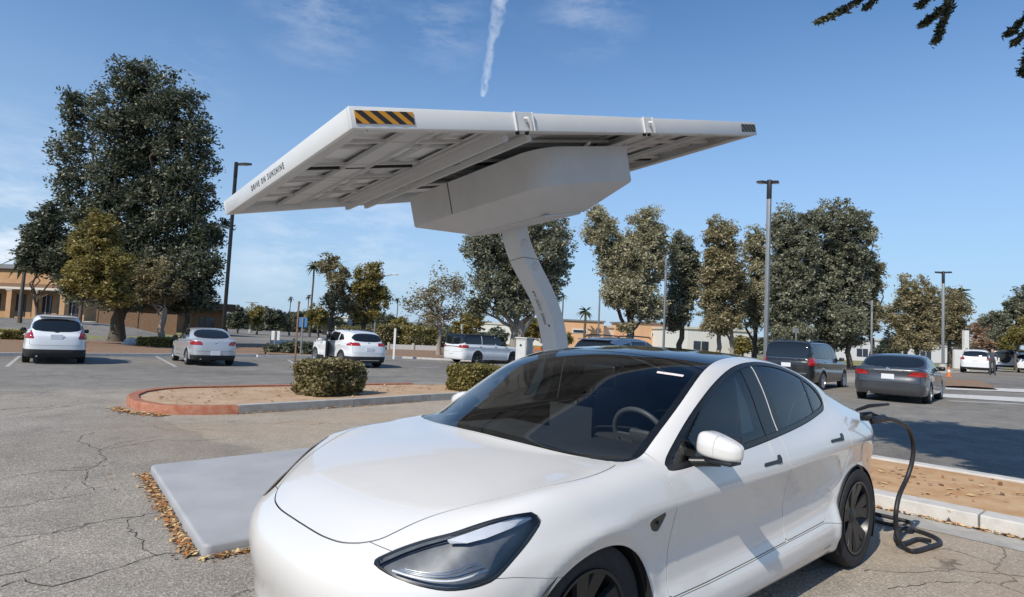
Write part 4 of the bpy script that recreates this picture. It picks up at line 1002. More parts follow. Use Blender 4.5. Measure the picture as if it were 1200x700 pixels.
M_CONCW = mat('pale_concrete', (.50, .48, .45), .9, col2=(.64, .62, .585), scale=6, bump=.3, bscale=60, spec=.25)
M_REDK = mat('worn_red_kerb_paint', (.34, .10, .055), .85, col2=(.42, .22, .145), scale=9, bump=.4, bscale=40, spec=.25)
M_LINE = mat('worn_line_paint', (.55, .55, .53), .85, col2=(.30, .295, .285), scale=14)
M_CRACK = mat('crack_tar', (.045, .04, .036), .95, var=.3, scale=40)
M_LAWN = mat('dry_grass', (.20, .19, .075), .95, col2=(.30, .28, .12), scale=3, bump=.6, bscale=40, spec=.2)
M_MULCH = mat('brown_mulch', (.20, .125, .08), .95, col2=(.33, .22, .15), scale=6, bump=.6, bscale=40, spec=.2)

def build_ground():
    rad = np.concatenate([[0], np.geomspace(.6, 5000, 90)]); n = 180; V = [(CAM[0], CAM[1], 0)]; F = []
    for r in rad[1:]:
        a = np.arange(n)/n*2*math.pi; x = CAM[0]+r*np.cos(a); y = CAM[1]+r*np.sin(a)
        z = Hh(x, y)*(1 if r < 400 else 1)
        V += list(zip(x, y, z))
    F += [(0, 1+j, 1+(j+1) % n) for j in range(n)]
    for i in range(len(rad)-2):
        a = 1+i*n; F += [(a+j, a+n+j, a+n+(j+1) % n, a+(j+1) % n) for j in range(n)]
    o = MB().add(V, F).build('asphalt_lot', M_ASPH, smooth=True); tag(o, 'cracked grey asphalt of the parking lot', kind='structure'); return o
ground = build_ground()
def sheet(name, poly, dz, mtl, kind='structure', label=None, thick=0, sub=0):
    """a flat sheet over the ground; poly of world points"""
    P = [(float(p[0]), float(p[1])) for p in poly]
    bm = bmesh.new(); vs = [bm.verts.new((x, y, 0)) for x, y in P]; f = bm.faces.new(vs)
    if sub:
        bmesh.ops.triangulate(bm, faces=[f]); bmesh.ops.subdivide_edges(bm, edges=bm.edges[:], cuts=sub, use_grid_fill=True)
    for v in bm.verts: v.co.z = float(Hh(v.co.x, v.co.y))+dz
    if thick:
        r = bmesh.ops.extrude_face_region(bm, geom=bm.faces[:]); 
        for g in r['geom']:
            if isinstance(g, bmesh.types.BMVert): g.co.z -= thick
    bmesh.ops.recalc_face_normals(bm, faces=bm.faces)
    me = bpy.data.meshes.new(name); bm.to_mesh(me); bm.free(); o = mesh_obj(name, me, mtl)
    if not thick and me.polygons[0].normal.z < 0: me.flip_normals()
    return tag(o, label, kind=kind)
def strip(pts, w0, dz, mb, w1=None, jag=0.):
    """ribbon lying on the ground"""
    P = np.array([(p[0], p[1]) for p in pts], float); t = np.gradient(P, axis=0); t /= np.maximum(np.linalg.norm(t, axis=1), 1e-9)[:, None]
    nrm = np.stack([-t[:, 1], t[:, 0]], 1); n = len(P); w = np.linspace(w0, w1 or w0, n)*(1+jag*(np.random.RandomState(n).rand(n)-.5))
    A = P+nrm*w[:, None]/2; B = P-nrm*w[:, None]/2
    V = [(x, y, float(Hh(x, y))+dz) for x, y in A]+[(x, y, float(Hh(x, y))+dz) for x, y in B]
    mb.add(V, [(i, i+1, n+i+1, n+i) for i in range(n-1)])

# cracks traced across the near asphalt
RND = random.Random(7)
def crack(mb, px, w):
    P = [at(*p)[:2] for p in px]; out = []
    for a, b in zip(P[:-1], P[1:]):
        L_ = np.linalg.norm(b-a); k = max(2, int(L_/.045))
        for i in range(k):
            q = a+(b-a)*i/k; out.append(q+np.array([RND.gauss(0, .011), RND.gauss(0, .011)]))
    out.append(P[-1]); ws = []
    strip(out, w, .003, mb, jag=1.2)
cb = MB()
for px, w in (([(0, 688), (26, 679), (56, 688), (90, 681), (141, 664), (184, 651), (236, 644), (298, 640)], .014),
              ([(0, 643), (43, 631), (81, 619), (103, 614), (141, 607), (163, 606), (189, 599)], .012),
              ([(150, 608), (150, 619), (169, 636), (167, 644), (184, 651)], .012), ([(0, 595), (26, 593), (56, 586), (101, 580)], .012),
              ([(0, 561), (43, 554), (86, 551), (103, 552), (124, 539), (114, 526), (92, 518), (96, 511), (114, 506)], .014),
              ([(114, 529), (141, 524), (184, 516), (231, 517), (266, 514)], .014), ([(116, 527), (141, 519), (190, 511)], .010),
              ([(69, 507), (141, 501), (180, 499), (189, 503)], .014), ([(0, 489), (26, 484), (86, 475), (129, 469)], .016), ([(10, 467), (45, 463), (56, 458)], .016),
              ([(198, 560), (150, 566), (98, 574)], .008), ([(0, 675), (40, 668), (70, 652)], .009), ([(103, 552), (98, 566), (110, 575)], .009),
              ([(200, 498), (260, 494), (320, 497), (360, 492)], .014), ([(190, 505), (230, 503), (300, 506)], .010),
              ([(1010, 668), (1060, 672), (1120, 668), (1200, 676)], .010), ([(1040, 690), (1100, 682), (1160, 684)], .009)):
    crack(cb, px, w*.48)
o = cb.build('cracks', M_CRACK, ground); o['kind'] = 'stuff'

# left island: rounded red nose, grey kerb, sandy bed
def island(name, outline, h, kw, kerbs, topmat, label, dz=0):
    """outline: closed list of xy; kerbs: list of (i0, i1, material, name)"""
    P = np.array(outline, float); n = len(P); t = np.roll(P, -1, 0)-np.roll(P, 1, 0); t /= np.linalg.norm(t, axis=1)[:, None]
    inn = np.stack([-t[:, 1], t[:, 0]], 1)
    ar = .5*np.sum(P[:, 0]*np.roll(P[:, 1], -1)-np.roll(P[:, 0], -1)*P[:, 1])
    if ar < 0: inn = -inn
    I = P+inn*kw; z = lambda p: float(Hh(p[0], p[1]))
    root = thing(name, label, 'kerb'); root['kind'] = 'structure'; 
    del root['category']
    for i0, i1, mtl, nm in kerbs:
        idx = [i % n for i in range(i0, i1+1)]; V = []; F = []
        for k, i in enumerate(idx):
            p, q = P[i], I[i]; o2 = p+(q-p)*.12
            V += [(p[0], p[1], z(p)-.02), (p[0]+(q-p)[0]*.03, p[1]+(q-p)[1]*.03, z(p)+h-.02), (o2[0], o2[1], z(p)+h), (q[0], q[1], z(p)+h-.004), (q[0], q[1], z(p)-.02)]
        for k in range(len(idx)-1):
            for j in range(4): F.append((k*5+j, k*5+j+1, k*5+5+j+1, k*5+5+j))
        F += [(0, 1, 2, 3, 4), tuple(len(V)-5+j for j in range(5))[::-1]]
        MB().add(V, F).build(nm, mtl, root, ang=50)
    o = sheet('island_bed', [tuple(p) for p in (P+inn*(kw-.01))], h-.035, topmat, None); 
    for k in ('kind', 'label'):
        if k in o: del o[k]
    o.parent = root
    return root
cs = [(-1.30, -8.35), (-1.18, -8.8), (-1.16, -9.3), (-1.25, -9.9), (-1.5, -10.5), (-1.9, -10.95), (-2.4, -11.2)]
right_end = -30
outl = [(-2.45, -7.80), (-2.0, -7.88), (-1.6, -8.05), (-1.38, -8.25)]+cs[1:]+[(-4, -11.3), (-8, -11.45), (-14, -11.6), (-14, -8.9), (-9, -8.6), (-6.55, -8.38), (-4.6, -8.05)]
island('kerbed_island', outl, .14, .17, [(0, 11, M_REDK, 'red_kerb'), (11, 12, M_CONC, 'far_kerb')], M_DIRT, 'left planting island with a red painted rounded end')
kb = [o for o in C.objects if o.name == 'kerbed_island'][0]
P0 = [(-2.45, -7.80), (-4.6, -8.05), (-6.55, -8.38), (-9, -8.6), (-14, -8.9)]
for a, b in zip(P0[:-1], P0[1:]):
    a = np.array(a); b = np.array(b); k = max(1, int(np.linalg.norm(b-a)/2.2)); u = (b-a)/np.linalg.norm(b-a); nn = np.array([u[1], -u[0]]); nn = nn if nn[1] < 0 else -nn
    for i in range(k):
        p = a+(b-a)*(i/k)+u*.006; q = a+(b-a)*((i+1)/k)-u*.006; zz = float(Hh(*p))
        MB().prism([tuple(p), tuple(q), tuple(q+nn*.17), tuple(p+nn*.17)], zz-.03, zz+.14).build('kerb_stone', M_CONC, kb)
# right island behind the white car
ro = thing('kerbed_island', 'sandy island strip with pale kerbs behind the charging car'); ro['kind'] = 'structure'
for x0, x1, nm in ((-5.92, -5.67, 'near'), (-8.12, -7.92, 'far')):
    y = -6.0
    while y < 14:
        MB().box(((x0+x1)/2, y+1.2, float(Hh((x0+x1)/2, y))+.05), (x1-x0, 2.388, .16), bev=.012).build('kerb_stone', M_CONCW, ro); y += 2.4
b = sheet('island_bed', [(-5.93, -6), (-5.93, 14), (-7.91, 14), (-7.91, -6)], .108, M_DIRTR, None, sub=3); b.parent = ro
for k in ('kind', 'label'):
    if k in b: del b[k]
sheet('gutter', [(-5.655, -6), (-5.655, 14), (-5.25, 14), (-5.25, -6)], .004, M_CONC, label='concrete gutter along the right kerb')

# parking bay lines, far kerb and strips
lb = MB()
def line(p, q, w=.10):
    a, b = at(*p)[:2], at(*q)[:2]; strip([a+(b-a)*t for t in np.linspace(0, 1, 8)], w, .005, lb)
for p, q in (((8, 430), (24, 417)), ((183, 418), (206, 430)), ((338, 422), (352, 432)), ((300, 423), (345, 424)), ((480, 432), (515, 430)), ((1112, 470), (1198, 474))):
    o = MB(); a, b_ = at(*p)[:2], at(*q)[:2]; strip([a+(b_-a)*t for t in np.linspace(0, 1, 8)], .11 if p[0] < 1000 else .3, .006, o)
    o = o.build('parking_line', M_LINE, ground)
def pxsheet(name, px, dz, mtl, label, thick=0, sub=2): return sheet(name, [at(*p)[:2] for p in px], dz, mtl, 'structure', label, thick, sub)
# left: kerb line behind the parked cars, dark bed with the big tree, lawn and pavement
def kerbline(name, px, w, h, mtl, label):
    P = [at(*p)[:2] for p in px]; root = thing(name, label); root['kind'] = 'structure'
    for a, b_ in zip(P[:-1], P[1:]):
        L_ = np.linalg.norm(b_-a); k = max(1, int(L_/3)); u = (b_-a)/L_; nn = np.array([-u[1], u[0]])
        for i in range(k):
            p = a+(b_-a)*i/k+u*.01; q = a+(b_-a)*(i+1)/k-u*.01; z0, z1 = float(Hh(*p)), float(Hh(*q))
            V = [(*p, z0-.05), (*q, z1-.05), (*(q+nn*w), z1-.05), (*(p+nn*w), z0-.05), (*p, z0+h), (*q, z1+h), (*(q+nn*w), z1+h), (*(p+nn*w), z0+h)]
            MB().add(V, [(3, 2, 1, 0), (4, 5, 6, 7), (0, 1, 5, 4), (1, 2, 6, 5), (2, 3, 7, 6), (3, 0, 4, 7)]).build('kerb_stone', mtl, root)
    return root
kerbline('far_kerb', [(-60, 417), (300, 418)], -.20, .13, M_CONCW, 'long pale kerb behind the two parked cars on the left')
kerbline('far_kerb', [(300, 418.5), (470, 420), (700, 430)], -.20, .12, M_CONCW, 'pale kerb beyond the white SUV')
pxsheet('planting_bed', [(-80, 415.6), (310, 417), (310, 405), (-80, 398)], .09, M_MULCH, 'bare earth bed under the big trees on the left')
pxsheet('planting_bed', [(312, 417), (372, 419), (372, 401), (312, 402)], .09, M_MULCH, 'brown earth strip at the far kerb')
pxsheet('lawn', [(-80, 397), (262, 402), (262, 390), (-80, 385)], .06, M_LAWN, 'strip of dry yellowish lawn before the left building')
pxsheet('pavement', [(-80, 384.5), (262, 389.5), (262, 381), (-80, 374)], .05, M_CONCW, 'pale pavement before the left building')
pxsheet('planting_bed', [(455, 419), (640, 424), (640, 412), (455, 408)], .08, M_MULCH, 'earth strip with trees beyond the boxy wagon')
pxsheet('lawn', [(440, 404), (640, 408), (640, 400), (440, 397)], .06, M_LAWN, 'faded grass beyond the middle trees')
pxsheet('planting_bed', [(1108, 455), (1170, 458), (1150, 449), (1108, 447)], .1, M_MULCH, 'small brown planting bed at the right')
pxsheet('concrete_strip', [(1108, 457), (1300, 465), (1300, 461), (1108, 454)], .02, M_CONCW, 'pale concrete strip crossing the right lane')
pxsheet('concrete_strip', [(1100, 466), (1300, 478), (1300, 472), (1100, 462)], .02, M_CONCW, 'broad pale concrete strip nearer the saloon')
pxsheet('lawn', [(640, 412), (1210, 436), (1210, 431), (640, 406)], .05, M_LAWN, 'dry ground under the row of grey-green trees')

# fallen leaves
def leaves(name, pts, n, spread, label, cols, size=(.018, .045), dz=.006, seed=1, parent=None):
    rs = np.random.RandomState(seed); P = np.array([(p[0], p[1]) for p in pts], float); seg = np.diff(P, axis=0); ln = np.linalg.norm(seg, axis=1); cu = np.concatenate([[0], np.cumsum(ln)])
    t = rs.rand(n)*cu[-1]; i = np.clip(np.searchsorted(cu, t)-1, 0, len(seg)-1); f = (t-cu[i])/ln[i]
    base = P[i]+seg[i]*f[:, None]; nn = np.stack([-seg[i][:, 1], seg[i][:, 0]], 1)/ln[i][:, None]
    sp = spread if callable(spread) else (lambda rs, n: rs.randn(n)*spread)
    base = base+nn*sp(rs, n)[:, None]
    s = size[0]+(size[1]-size[0])*rs.rand(n); a = rs.rand(n)*2*math.pi; u = np.stack([np.cos(a), np.sin(a), (rs.rand(n)-.5)*.7], 1); v = np.stack([-np.sin(a), np.cos(a), (rs.rand(n)-.5)*.7], 1)*.55
    z = Hh(base[:, 0], base[:, 1])+dz+rs.rand(n)*.018; c = np.stack([base[:, 0], base[:, 1], z], 1)
    V = np.stack([c-u*s[:, None], c-v*s[:, None], c+u*s[:, None], c+v*s[:, None]], 1).reshape(-1, 3)
    me = bpy.data.meshes.new(name); F = np.arange(4*n).reshape(-1, 4); me.from_pydata(V.tolist(), [], F.tolist())
    for m_ in cols: me.materials.append(m_)
    me.polygons.foreach_set('material_index', rs.randint(0, len(cols), n).astype(np.int32))
    return tag(mesh_obj(name, me, None, parent), label, kind='stuff')
LC = [mat('leaf_rust', (.42, .17, .05), .8, var=.2), mat('leaf_tan', (.50, .30, .13), .8, var=.2), mat('leaf_brown', (.20, .09, .04), .8, var=.2), mat('leaf_straw', (.60, .44, .22), .8, var=.2)]
def outw(sg, w): return lambda rs, n: sg*np.abs(rs.randn(n))*w
leaves('fallen_leaves', [(-.47, -4.15), (-.27, -1.72)], 1300, outw(-1, .038), 'rust coloured leaves banked along the steel plate', LC, seed=2, size=(.010, .026))
leaves('fallen_leaves', [(-.27, -1.66), (-2.2, -1.66)], 500, outw(-1, .03), 'dry leaves along the near edge of the plate', LC, seed=3, size=(.010, .028))
leaves('fallen_leaves', [(-5.63, -2.5), (-5.62, 6)], 1500, outw(1, .05), 'line of rust leaves in the right gutter', LC, seed=4, size=(.012, .035))
leaves('fallen_leaves', [(-6.9, -3), (-6.9, 6)], 500, lambda rs, n: rs.randn(n)*.5, 'scattered bark and leaves on the right island', LC, dz=.115, seed=5)
leaves('fallen_leaves', [(-1.5, -8.0), (-1.1, -8.6), (-1.05, -9.2)], 260, outw(1, .10), 'leaves at the red kerb end', LC, seed=6, size=(.02, .05))
leaves('fallen_leaves', [(-2.4, -7.75), (-4.6, -8.0), (-6.3, -8.3)], 260, outw(1, .03), 'leaves along the grey kerb', LC, seed=7, size=(.012, .03))
leaves('fallen_leaves', [(-1.6, -9.5), (-10, -10.2)], 450, lambda rs, n: rs.randn(n)*.7, 'leaf litter on the sandy island', [LC[2], LC[1]], dz=.115, seed=8, size=(.015, .05))
leaves('fallen_leaves', [at(10, 640)[:2], at(140, 500)[:2], at(230, 470)[:2]], 60, lambda rs, n: rs.randn(n)*.6, 'stray leaves on the open asphalt', [LC[2], LC[0]], seed=9, size=(.01, .022))
# ---------------------------------------------------------------- solar charging canopy
M_CANW = mat('canopy_white_steel', (.70, .70, .69), .4, var=.03, scale=3, coat=.2)
M_CANG = mat('canopy_grey_steel', (.58, .575, .565), .5, var=.05, scale=3)
M_BACK = mat('solar_back_sheet', (.76, .76, .75), .5, var=.06, scale=5)
M_CELL = mat('solar_cells', (.01, .015, .04), .1, coat=.5)
M_ORANGE = mat('hazard_orange', (.62, .27, .02), .6, var=.06); M_BLK2 = mat('hazard_black', (.02, .02, .02), .6)
M_PLATEB = mat('grey_plate_paint', (.33, .335, .345), .6, col2=(.40, .405, .415), scale=2.2, bump=.08, bscale=60)
M_INK = mat('dark_lettering', (.05, .055, .06), .6)
def rotax():
    yaw, pit, rol = 3.0832, .2348, -.0428
    e1 = np.array([math.cos(pit)*math.cos(yaw), math.cos(pit)*math.sin(yaw), math.sin(pit)]); e2h = np.array([-math.sin(yaw), math.cos(yaw), 0]); n = np.cross(e1, e2h)
    e2 = math.cos(rol)*e2h+math.sin(rol)*n; return e1, e2, np.cross(e1, e2)
E1, E2, EN = rotax(); CA = CAM+ray(408, 124)*4.5; LEN, WID, TH = 5.34, 3.53, .155
TM = Matrix([[E1[i], E2[i], EN[i], CA[i]] for i in range(3)]+[[0, 0, 0, 1]])   # local: x along near edge, y to the far edge, z up from the top

def build_canopy():
    root = thing('solar_charging_canopy', 'tilted white solar canopy on a leaning grey column over the parking bay', 'solar canopy', (-4.6, -2.9, 0))
    inv = Matrix.Translation((4.6, 2.9, 0)); T = inv@TM
    # base plate lying on the asphalt
    poly = [(-.29, -1.68), (-.50, -4.22), (-5.35, -4.62), (-5.35, -1.78)]
    bm = bmesh.new(); vs = [bm.verts.new((x+4.6, y+2.9, 0)) for x, y in poly]; f = bm.faces.new(vs); r = bmesh.ops.extrude_face_region(bm, geom=[f])
    for g in r['geom']:
        if isinstance(g, bmesh.types.BMVert): g.co.z = .075
    bmesh.ops.recalc_face_normals(bm, faces=bm.faces)
    ve = [e for e in bm.edges if abs(e.verts[0].co.z-e.verts[1].co.z) > .05]; bmesh.ops.bevel(bm, geom=ve, offset=.06, segments=5, profile=.5, affect='EDGES')
    te = [e for e in bm.edges if e.verts[0].co.z > .07 and e.verts[1].co.z > .07 and len(e.link_faces) == 2 and min(abs(fc.normal.z) for fc in e.link_faces) < .5]
    bmesh.ops.bevel(bm, geom=te, offset=.022, segments=3, profile=.5, affect='EDGES')
    me = bpy.data.meshes.new('base_plate'); bm.to_mesh(me); bm.free(); me.polygons.foreach_set('use_smooth', [True]*len(me.polygons)); me.set_sharp_from_angle(angle=R(35)); mesh_obj('base_plate', me, M_PLATEB, root)
    # column, a bent box of four rails
    zs = [.09, .5, 1.0, 1.41, 1.63, 1.94, 2.12, 2.33, 2.49, 2.68, 2.80]
    xn = [-4.60, -4.60, -4.56, -4.49, -4.41, -4.26, -4.08, -3.90, -3.785, -3.72, -3.69]
    xr = [-4.83, -4.83, -4.78, -4.69, -4.62, -4.47, -4.33, -4.155, -4.02, -3.92, -3.87]
    fz = Curve([.05]+[] or .05 and [.05], .05) if False else None
    cx = pchip(zs, xn); cr = pchip(zs, xr); Z = np.linspace(.09, 2.80, 60); V = []
    sm = lambda f: np.convolve(np.pad(f(Z), 4, mode='edge'), np.ones(9)/9, 'valid')
    A, B = sm(cx), sm(cr)
    for z, a, b in zip(Z, A, B):
        for p in ((a, -2.75), (a-.16, -3.17), (b-.16, -3.17), (b, -2.75)): V.append((p[0]+4.6, p[1]+2.9, z))
    V = np.array(V)
    def seg(i0, i1, ins=0):
        F = []
        for i in range(i0, i1):
            for j in range(4): F.append((i*4+j, i*4+(j+1) % 4, i*4+4+(j+1) % 4, i*4+4+j))
        F += [tuple(i0*4+j for j in range(4))[::-1], tuple(i1*4+j for j in range(4))]; return F
    ik = int(np.argmin(abs(Z-2.37)))
    for nm, i0, i1 in (('column', 0, ik), ('column_neck', ik, 59)):
        W_ = V.copy()
        if nm == 'column_neck': W_[:(ik+1)*4, 2] += .008
        MB().add(W_[i0*4:(i1+1)*4], [tuple(k-i0*4 for k in f) for f in seg(i0, i1)]).build(nm, M_STEELW, root, smooth=True, ang=30)
    # bolt cap and rings on the side, small hole cover low down
    for z in (2.30, 2.55):
        i = int(np.argmin(abs(Z-z))); MB().lathe([(.001, .008), (.055, .006), (.062, 0)], 20, 'Y', c=((A[i]+B[i])/2+4.6, -2.75+2.9, z)).build('access_cover', M_CANG, root, smooth=True, ang=40)
    i = int(np.argmin(abs(Z-1.62))); MB().lathe([(.001, .012), (.020, .010), (.024, 0)], 14, 'X', c=(A[i]+4.6-.045, -2.86+2.9, 1.62)).build('lock', M_BLACK, root, smooth=True)
    # edge frame
    L_, W2, t = LEN, WID, .045
    for nm, c_, d in (('near_edge_beam', (L_/2, t/2, -TH/2), (L_, t, TH)), ('far_edge_beam', (L_/2, W2-t/2, -TH/2), (L_, t, TH)), ('end_beam', (t/2, W2/2, -TH/2), (t, W2-2*t-.004, TH-.002)), ('end_beam', (L_-t/2, W2/2, -TH/2), (t, W2-2*t-.004, TH-.002))):
        MB().box(c_, d, bev=.006, M=T).build(nm, M_CANW, root, ang=30)
    for x in (.09, L_-.09): MB().box((x, W2/2, -TH+.012), (.09, W2-2*t-.01, .02), M=T).build('edge_flange', M_CANG, root)
    MB().box((L_/2, .07, -TH+.012), (L_-.3, .05, .02), M=T).build('edge_flange', M_CANG, root)
    # modules: two rows of panels
    nx, ny = 5, 4; mw, mh = (L_-2*t)/nx, (W2-2*t)/ny
    for i in range(nx):
        for j in range(ny):
            x, y = t+mw*(i+.5), t+mh*(j+.5)
            p = MB().box((x, y, -.032), (mw-.003, mh-.003, .010), M=T).build('solar_panel', M_BACK, root)
            MB().box((x, y, -.022), (mw-.03, mh-.03, .006), M=T).build('cells', M_CELL, p)
            VP = []; F = []
            for z in (-.038, -.062):
                for ww, hh in ((mw/2-.006, mh/2-.006), (mw/2-.030, mh/2-.030)):
                    VP += [tuple(T@Vector((x+a_*ww, y+b_*hh, z))) for a_, b_ in ((-1, -1), (1, -1), (1, 1), (-1, 1))]
            for k in range(4):
                m_ = (k+1) % 4; F += [(8+k, 8+m_, 12+m_, 12+k), (4+k, 4+m_, 12+m_, 12+k), (k, m_, 8+m_, 8+k), (k, m_, 4+m_, 4+k)]
            MB().add(VP, F).build('panel_frame', M_CANG, p)
            if j == 1: MB().box((x+.25, y+mh*.28, -.048), (.16, .08, .022), bev=.004, M=T).build('junction_box', M_BLACK, p)
    # purlins along the panels
    for y in (.62, 1.42, 1.56, 1.98, 2.12, 2.86):
        MB().box((L_/2, y, -.078), (L_-.2, .030, .030), M=T).build('purlin', M_MATTE if y in (1.56,) else M_CANG, root)
    # cross beams: channels with a web and two flanges
    for x, w, h, dz in ((.70, .27, .05, -.112), (1.56, .42, .07, -.115), (3.50, .36, .07, -.115), (4.62, .22, .06, -.112)):
        MB().box((x, W2/2, dz-h/2+.055), (w, W2-.12, .012), M=T).build('cross_beam', M_CANG, root)
        for s in (-1, 1): MB().box((x+s*(w/2-.006), W2/2, dz+.02), (.012, W2-.14, h*.8), M=T).build('beam_web', M_CANG, root)
    for s in (-1, 1):
        MB().box((1.56+s*.13, W2/2, -.186), (.05, W2-.20, .05), M=T).build('beam_rib', M_CANG, root)
    # main girder and torque tube over the box
    MB().tube([tuple(T@Vector((x, 1.65, -.21))) for x in (2.3, 3.4)], .055, 14).build('torque_tube', M_MATTE, root, smooth=True, ang=40)
    for p, q in (((2.62, .62, -.34), (2.78, .40, -.14)), ((3.3, .8, -.34), (3.46, .5, -.14)), ((2.5, 2.5, -.34), (2.4, 2.8, -.14))):
        MB().tube([tuple(T@Vector(p)), tuple(T@Vector(q))], .018, 8).build('strut', M_CANG, root, smooth=True)
    # clamps on the near edge
    for x, w in ((1.57, .19), (3.23, .13)):
        k = MB().box((x, -.006, -TH/2+.001), (w, .012, TH+.004), bev=.003, M=T).build('edge_bracket', M_CANW, root)
        for s in (-1, 1): MB().box((x+s*(w/2+.004), -.010, -TH/2+.002), (.007, .020, TH+.006), M=T).build('bracket_rib', M_CANW, k)
        MB().tube([tuple(T@Vector(p)) for p in ((x, -.02, -.055), (x+.004, -.06, -.066), (x+.02, -.065, -.105), (x+.035, -.05, -.165))], .016, 10).build('latch', M_CANG, k, smooth=True)
        for s in (-.38, .18): MB().box((x+s*w, .02, -TH-.012), (.03, .03, .03), bev=.008, M=T).build('bolt', M_MATTE, k, smooth=True)
    # hazard stripes
    def stripes(x0, x1, z0, z1, n, lean, base=None):
        pl = MB().box(((x0+x1)/2, -.003, (z0+z1)/2), (x1-x0, .004, z1-z0), M=T).build('hazard_plate', base or M_ORANGE, root)
        w = (x1-x0)/n; h = z1-z0
        for k in range(-1, n+1):
            a = x0+w*(k+.0); P = [(a, z1), (a+w*.5, z1), (a+w*.5+lean, z0), (a+lean, z0)]
            # clip to plate
            Q = P
            def cl(Q, f):
                out = []
                for i in range(len(Q)):
                    p, q = Q[i], Q[(i+1) % len(Q)]; a_, b_ = f(p), f(q)
                    if a_ >= 0: out.append(p)
                    if (a_ >= 0) != (b_ >= 0):
                        u = a_/(a_-b_); out.append((p[0]+(q[0]-p[0])*u, p[1]+(q[1]-p[1])*u))
                return out
            Q = cl(Q, lambda p: p[0]-x0); Q = cl(Q, lambda p: x1-p[0]) if len(Q) > 2 else []
            if len(Q) > 2: MB().add([tuple(T@Vector((p[0], -.0065, p[1]))) for p in Q], [tuple(range(len(Q)))]).build('stripe', M_BLK2, pl)
    stripes(.035, .50, -.122, -.030, 4, .11); stripes(L_-.34, L_-.03, -.122, -.030, 4, .09, mat('faded_hazard', (.12, .13, .12), .6))
    # lettering on the end beam, faded
    def text(body, size, M, name='lettering', par=root, mtl=M_INK, sp=1.0):
        cu = bpy.data.curves.new(name, 'FONT'); cu.body = body; cu.resolution_u = 3; cu.size = size; cu.extrude = .0008; cu.align_x = 'CENTER'; cu.align_y = 'CENTER'; cu.space_character = sp
        o = bpy.data.objects.new(name, cu); C.objects.link(o); bpy.context.view_layer.update()
        me = bpy.data.meshes.new_from_object(o.evaluated_get(bpy.context.evaluated_depsgraph_get())); bpy.data.objects.remove(o); me.materials.clear(); me.transform(M)
        return mesh_obj(name, me, mtl, par)
    # reads along the end beam from the far corner to the near one
    X = -(T.to_3x3()@Vector((0, 1, 0))); Y = T.to_3x3()@Vector((0, 0, 1)); Zz = -(T.to_3x3()@Vector((1, 0, 0)))
    def frame(o, X, Y, Zz): return Matrix([[X[i], Y[i], Zz[i], o[i]] for i in range(3)]+[[0, 0, 0, 1]])
    text('DRIVE ON SUNSHINE', .075, frame(T@Vector((-.003, 1.92, -.080)), X, Y, Zz), sp=1.5)
    i = int(np.argmin(abs(Z-1.97))); j = int(np.argmin(abs(Z-1.72)))
    f0 = Vector(V[i*4]); f1 = Vector(V[i*4+1]); f2 = Vector(V[j*4])
    up = (f0-f2).normalized(); sd = (f0-f1).normalized(); nrm = sd.cross(up).normalized()
    if nrm.x < 0: nrm = -nrm
    mid = (Vector(V[i*4])+Vector(V[i*4+1])+Vector(V[j*4])+Vector(V[j*4+1]))/4+nrm*.010
    Xd = -up; Yd = nrm.cross(Xd)
    text('EV ARC 2020', .085, frame(mid, Xd, Yd, nrm)).name = 'column_lettering' if False else 'lettering'
    # battery housing: walls with a big rounded near corner, bevelled to a bottom plate
    def ring(x0, x1, y0, y1, rr, z, n=8):
        P = []
        for (cx_, cy_, a0, r_) in ((x0+rr[0], y0+rr[0], 180, rr[0]), (x1-rr[1], y0+rr[1], 270, rr[1]), (x1-rr[2], y1-rr[2], 0, rr[2]), (x0+rr[3], y1-rr[3], 90, rr[3])):
            for k in range(n+1): a = R(a0+90*k/n); P.append(tuple(T@Vector((cx_+r_*math.cos(a), cy_+r_*math.sin(a), z))))
        return P
    yseam = 2.02
    lev = [(2.06, 3.36, .40, 2.95, (.30, .04, .12, .04), -.185), (2.06, 3.36, .40, 2.95, (.30, .04, .12, .04), -.555), (2.07, 3.345, .415, 2.935, (.30, .04, .12, .04), -.575), (2.34, 2.95, .75, 2.20, (.15, .05, .08, .08), -.80)]
    rings = [ring(*l) for l in lev]; n = len(rings[0]); V3 = sum(rings, []); F = []
    for a in range(3):
        for j in range(n): F.append((a*n+j, a*n+(j+1) % n, a*n+n+(j+1) % n, a*n+n+j))
    F += [tuple(range(n)), tuple(3*n+j for j in range(n))[::-1]]
    hb = MB().add(V3, F).build('battery_housing', M_CANG, root, smooth=True, ang=24)
    MB().box((2.058, yseam, -.37), (.006, .010, .36), M=T).build('housing_seam', M_MATTE, hb)
    MB().box((2.30, yseam-.02, -.60), (.006, .008, .2), M=T@Matrix.Identity(4))
    for y in (2.0, 1.2): pass
    MB().box((2.60, 1.47, -.812), (.52, 1.42, .025), bev=.005, M=T).build('bottom_plate', M_CANG, hb)
    for y in (.50, .62): MB().box((3.37, y, -.30), (.02, .05, .05), M=T).build('hinge', M_MATTE, hb)
    return root
canopy = build_canopy()

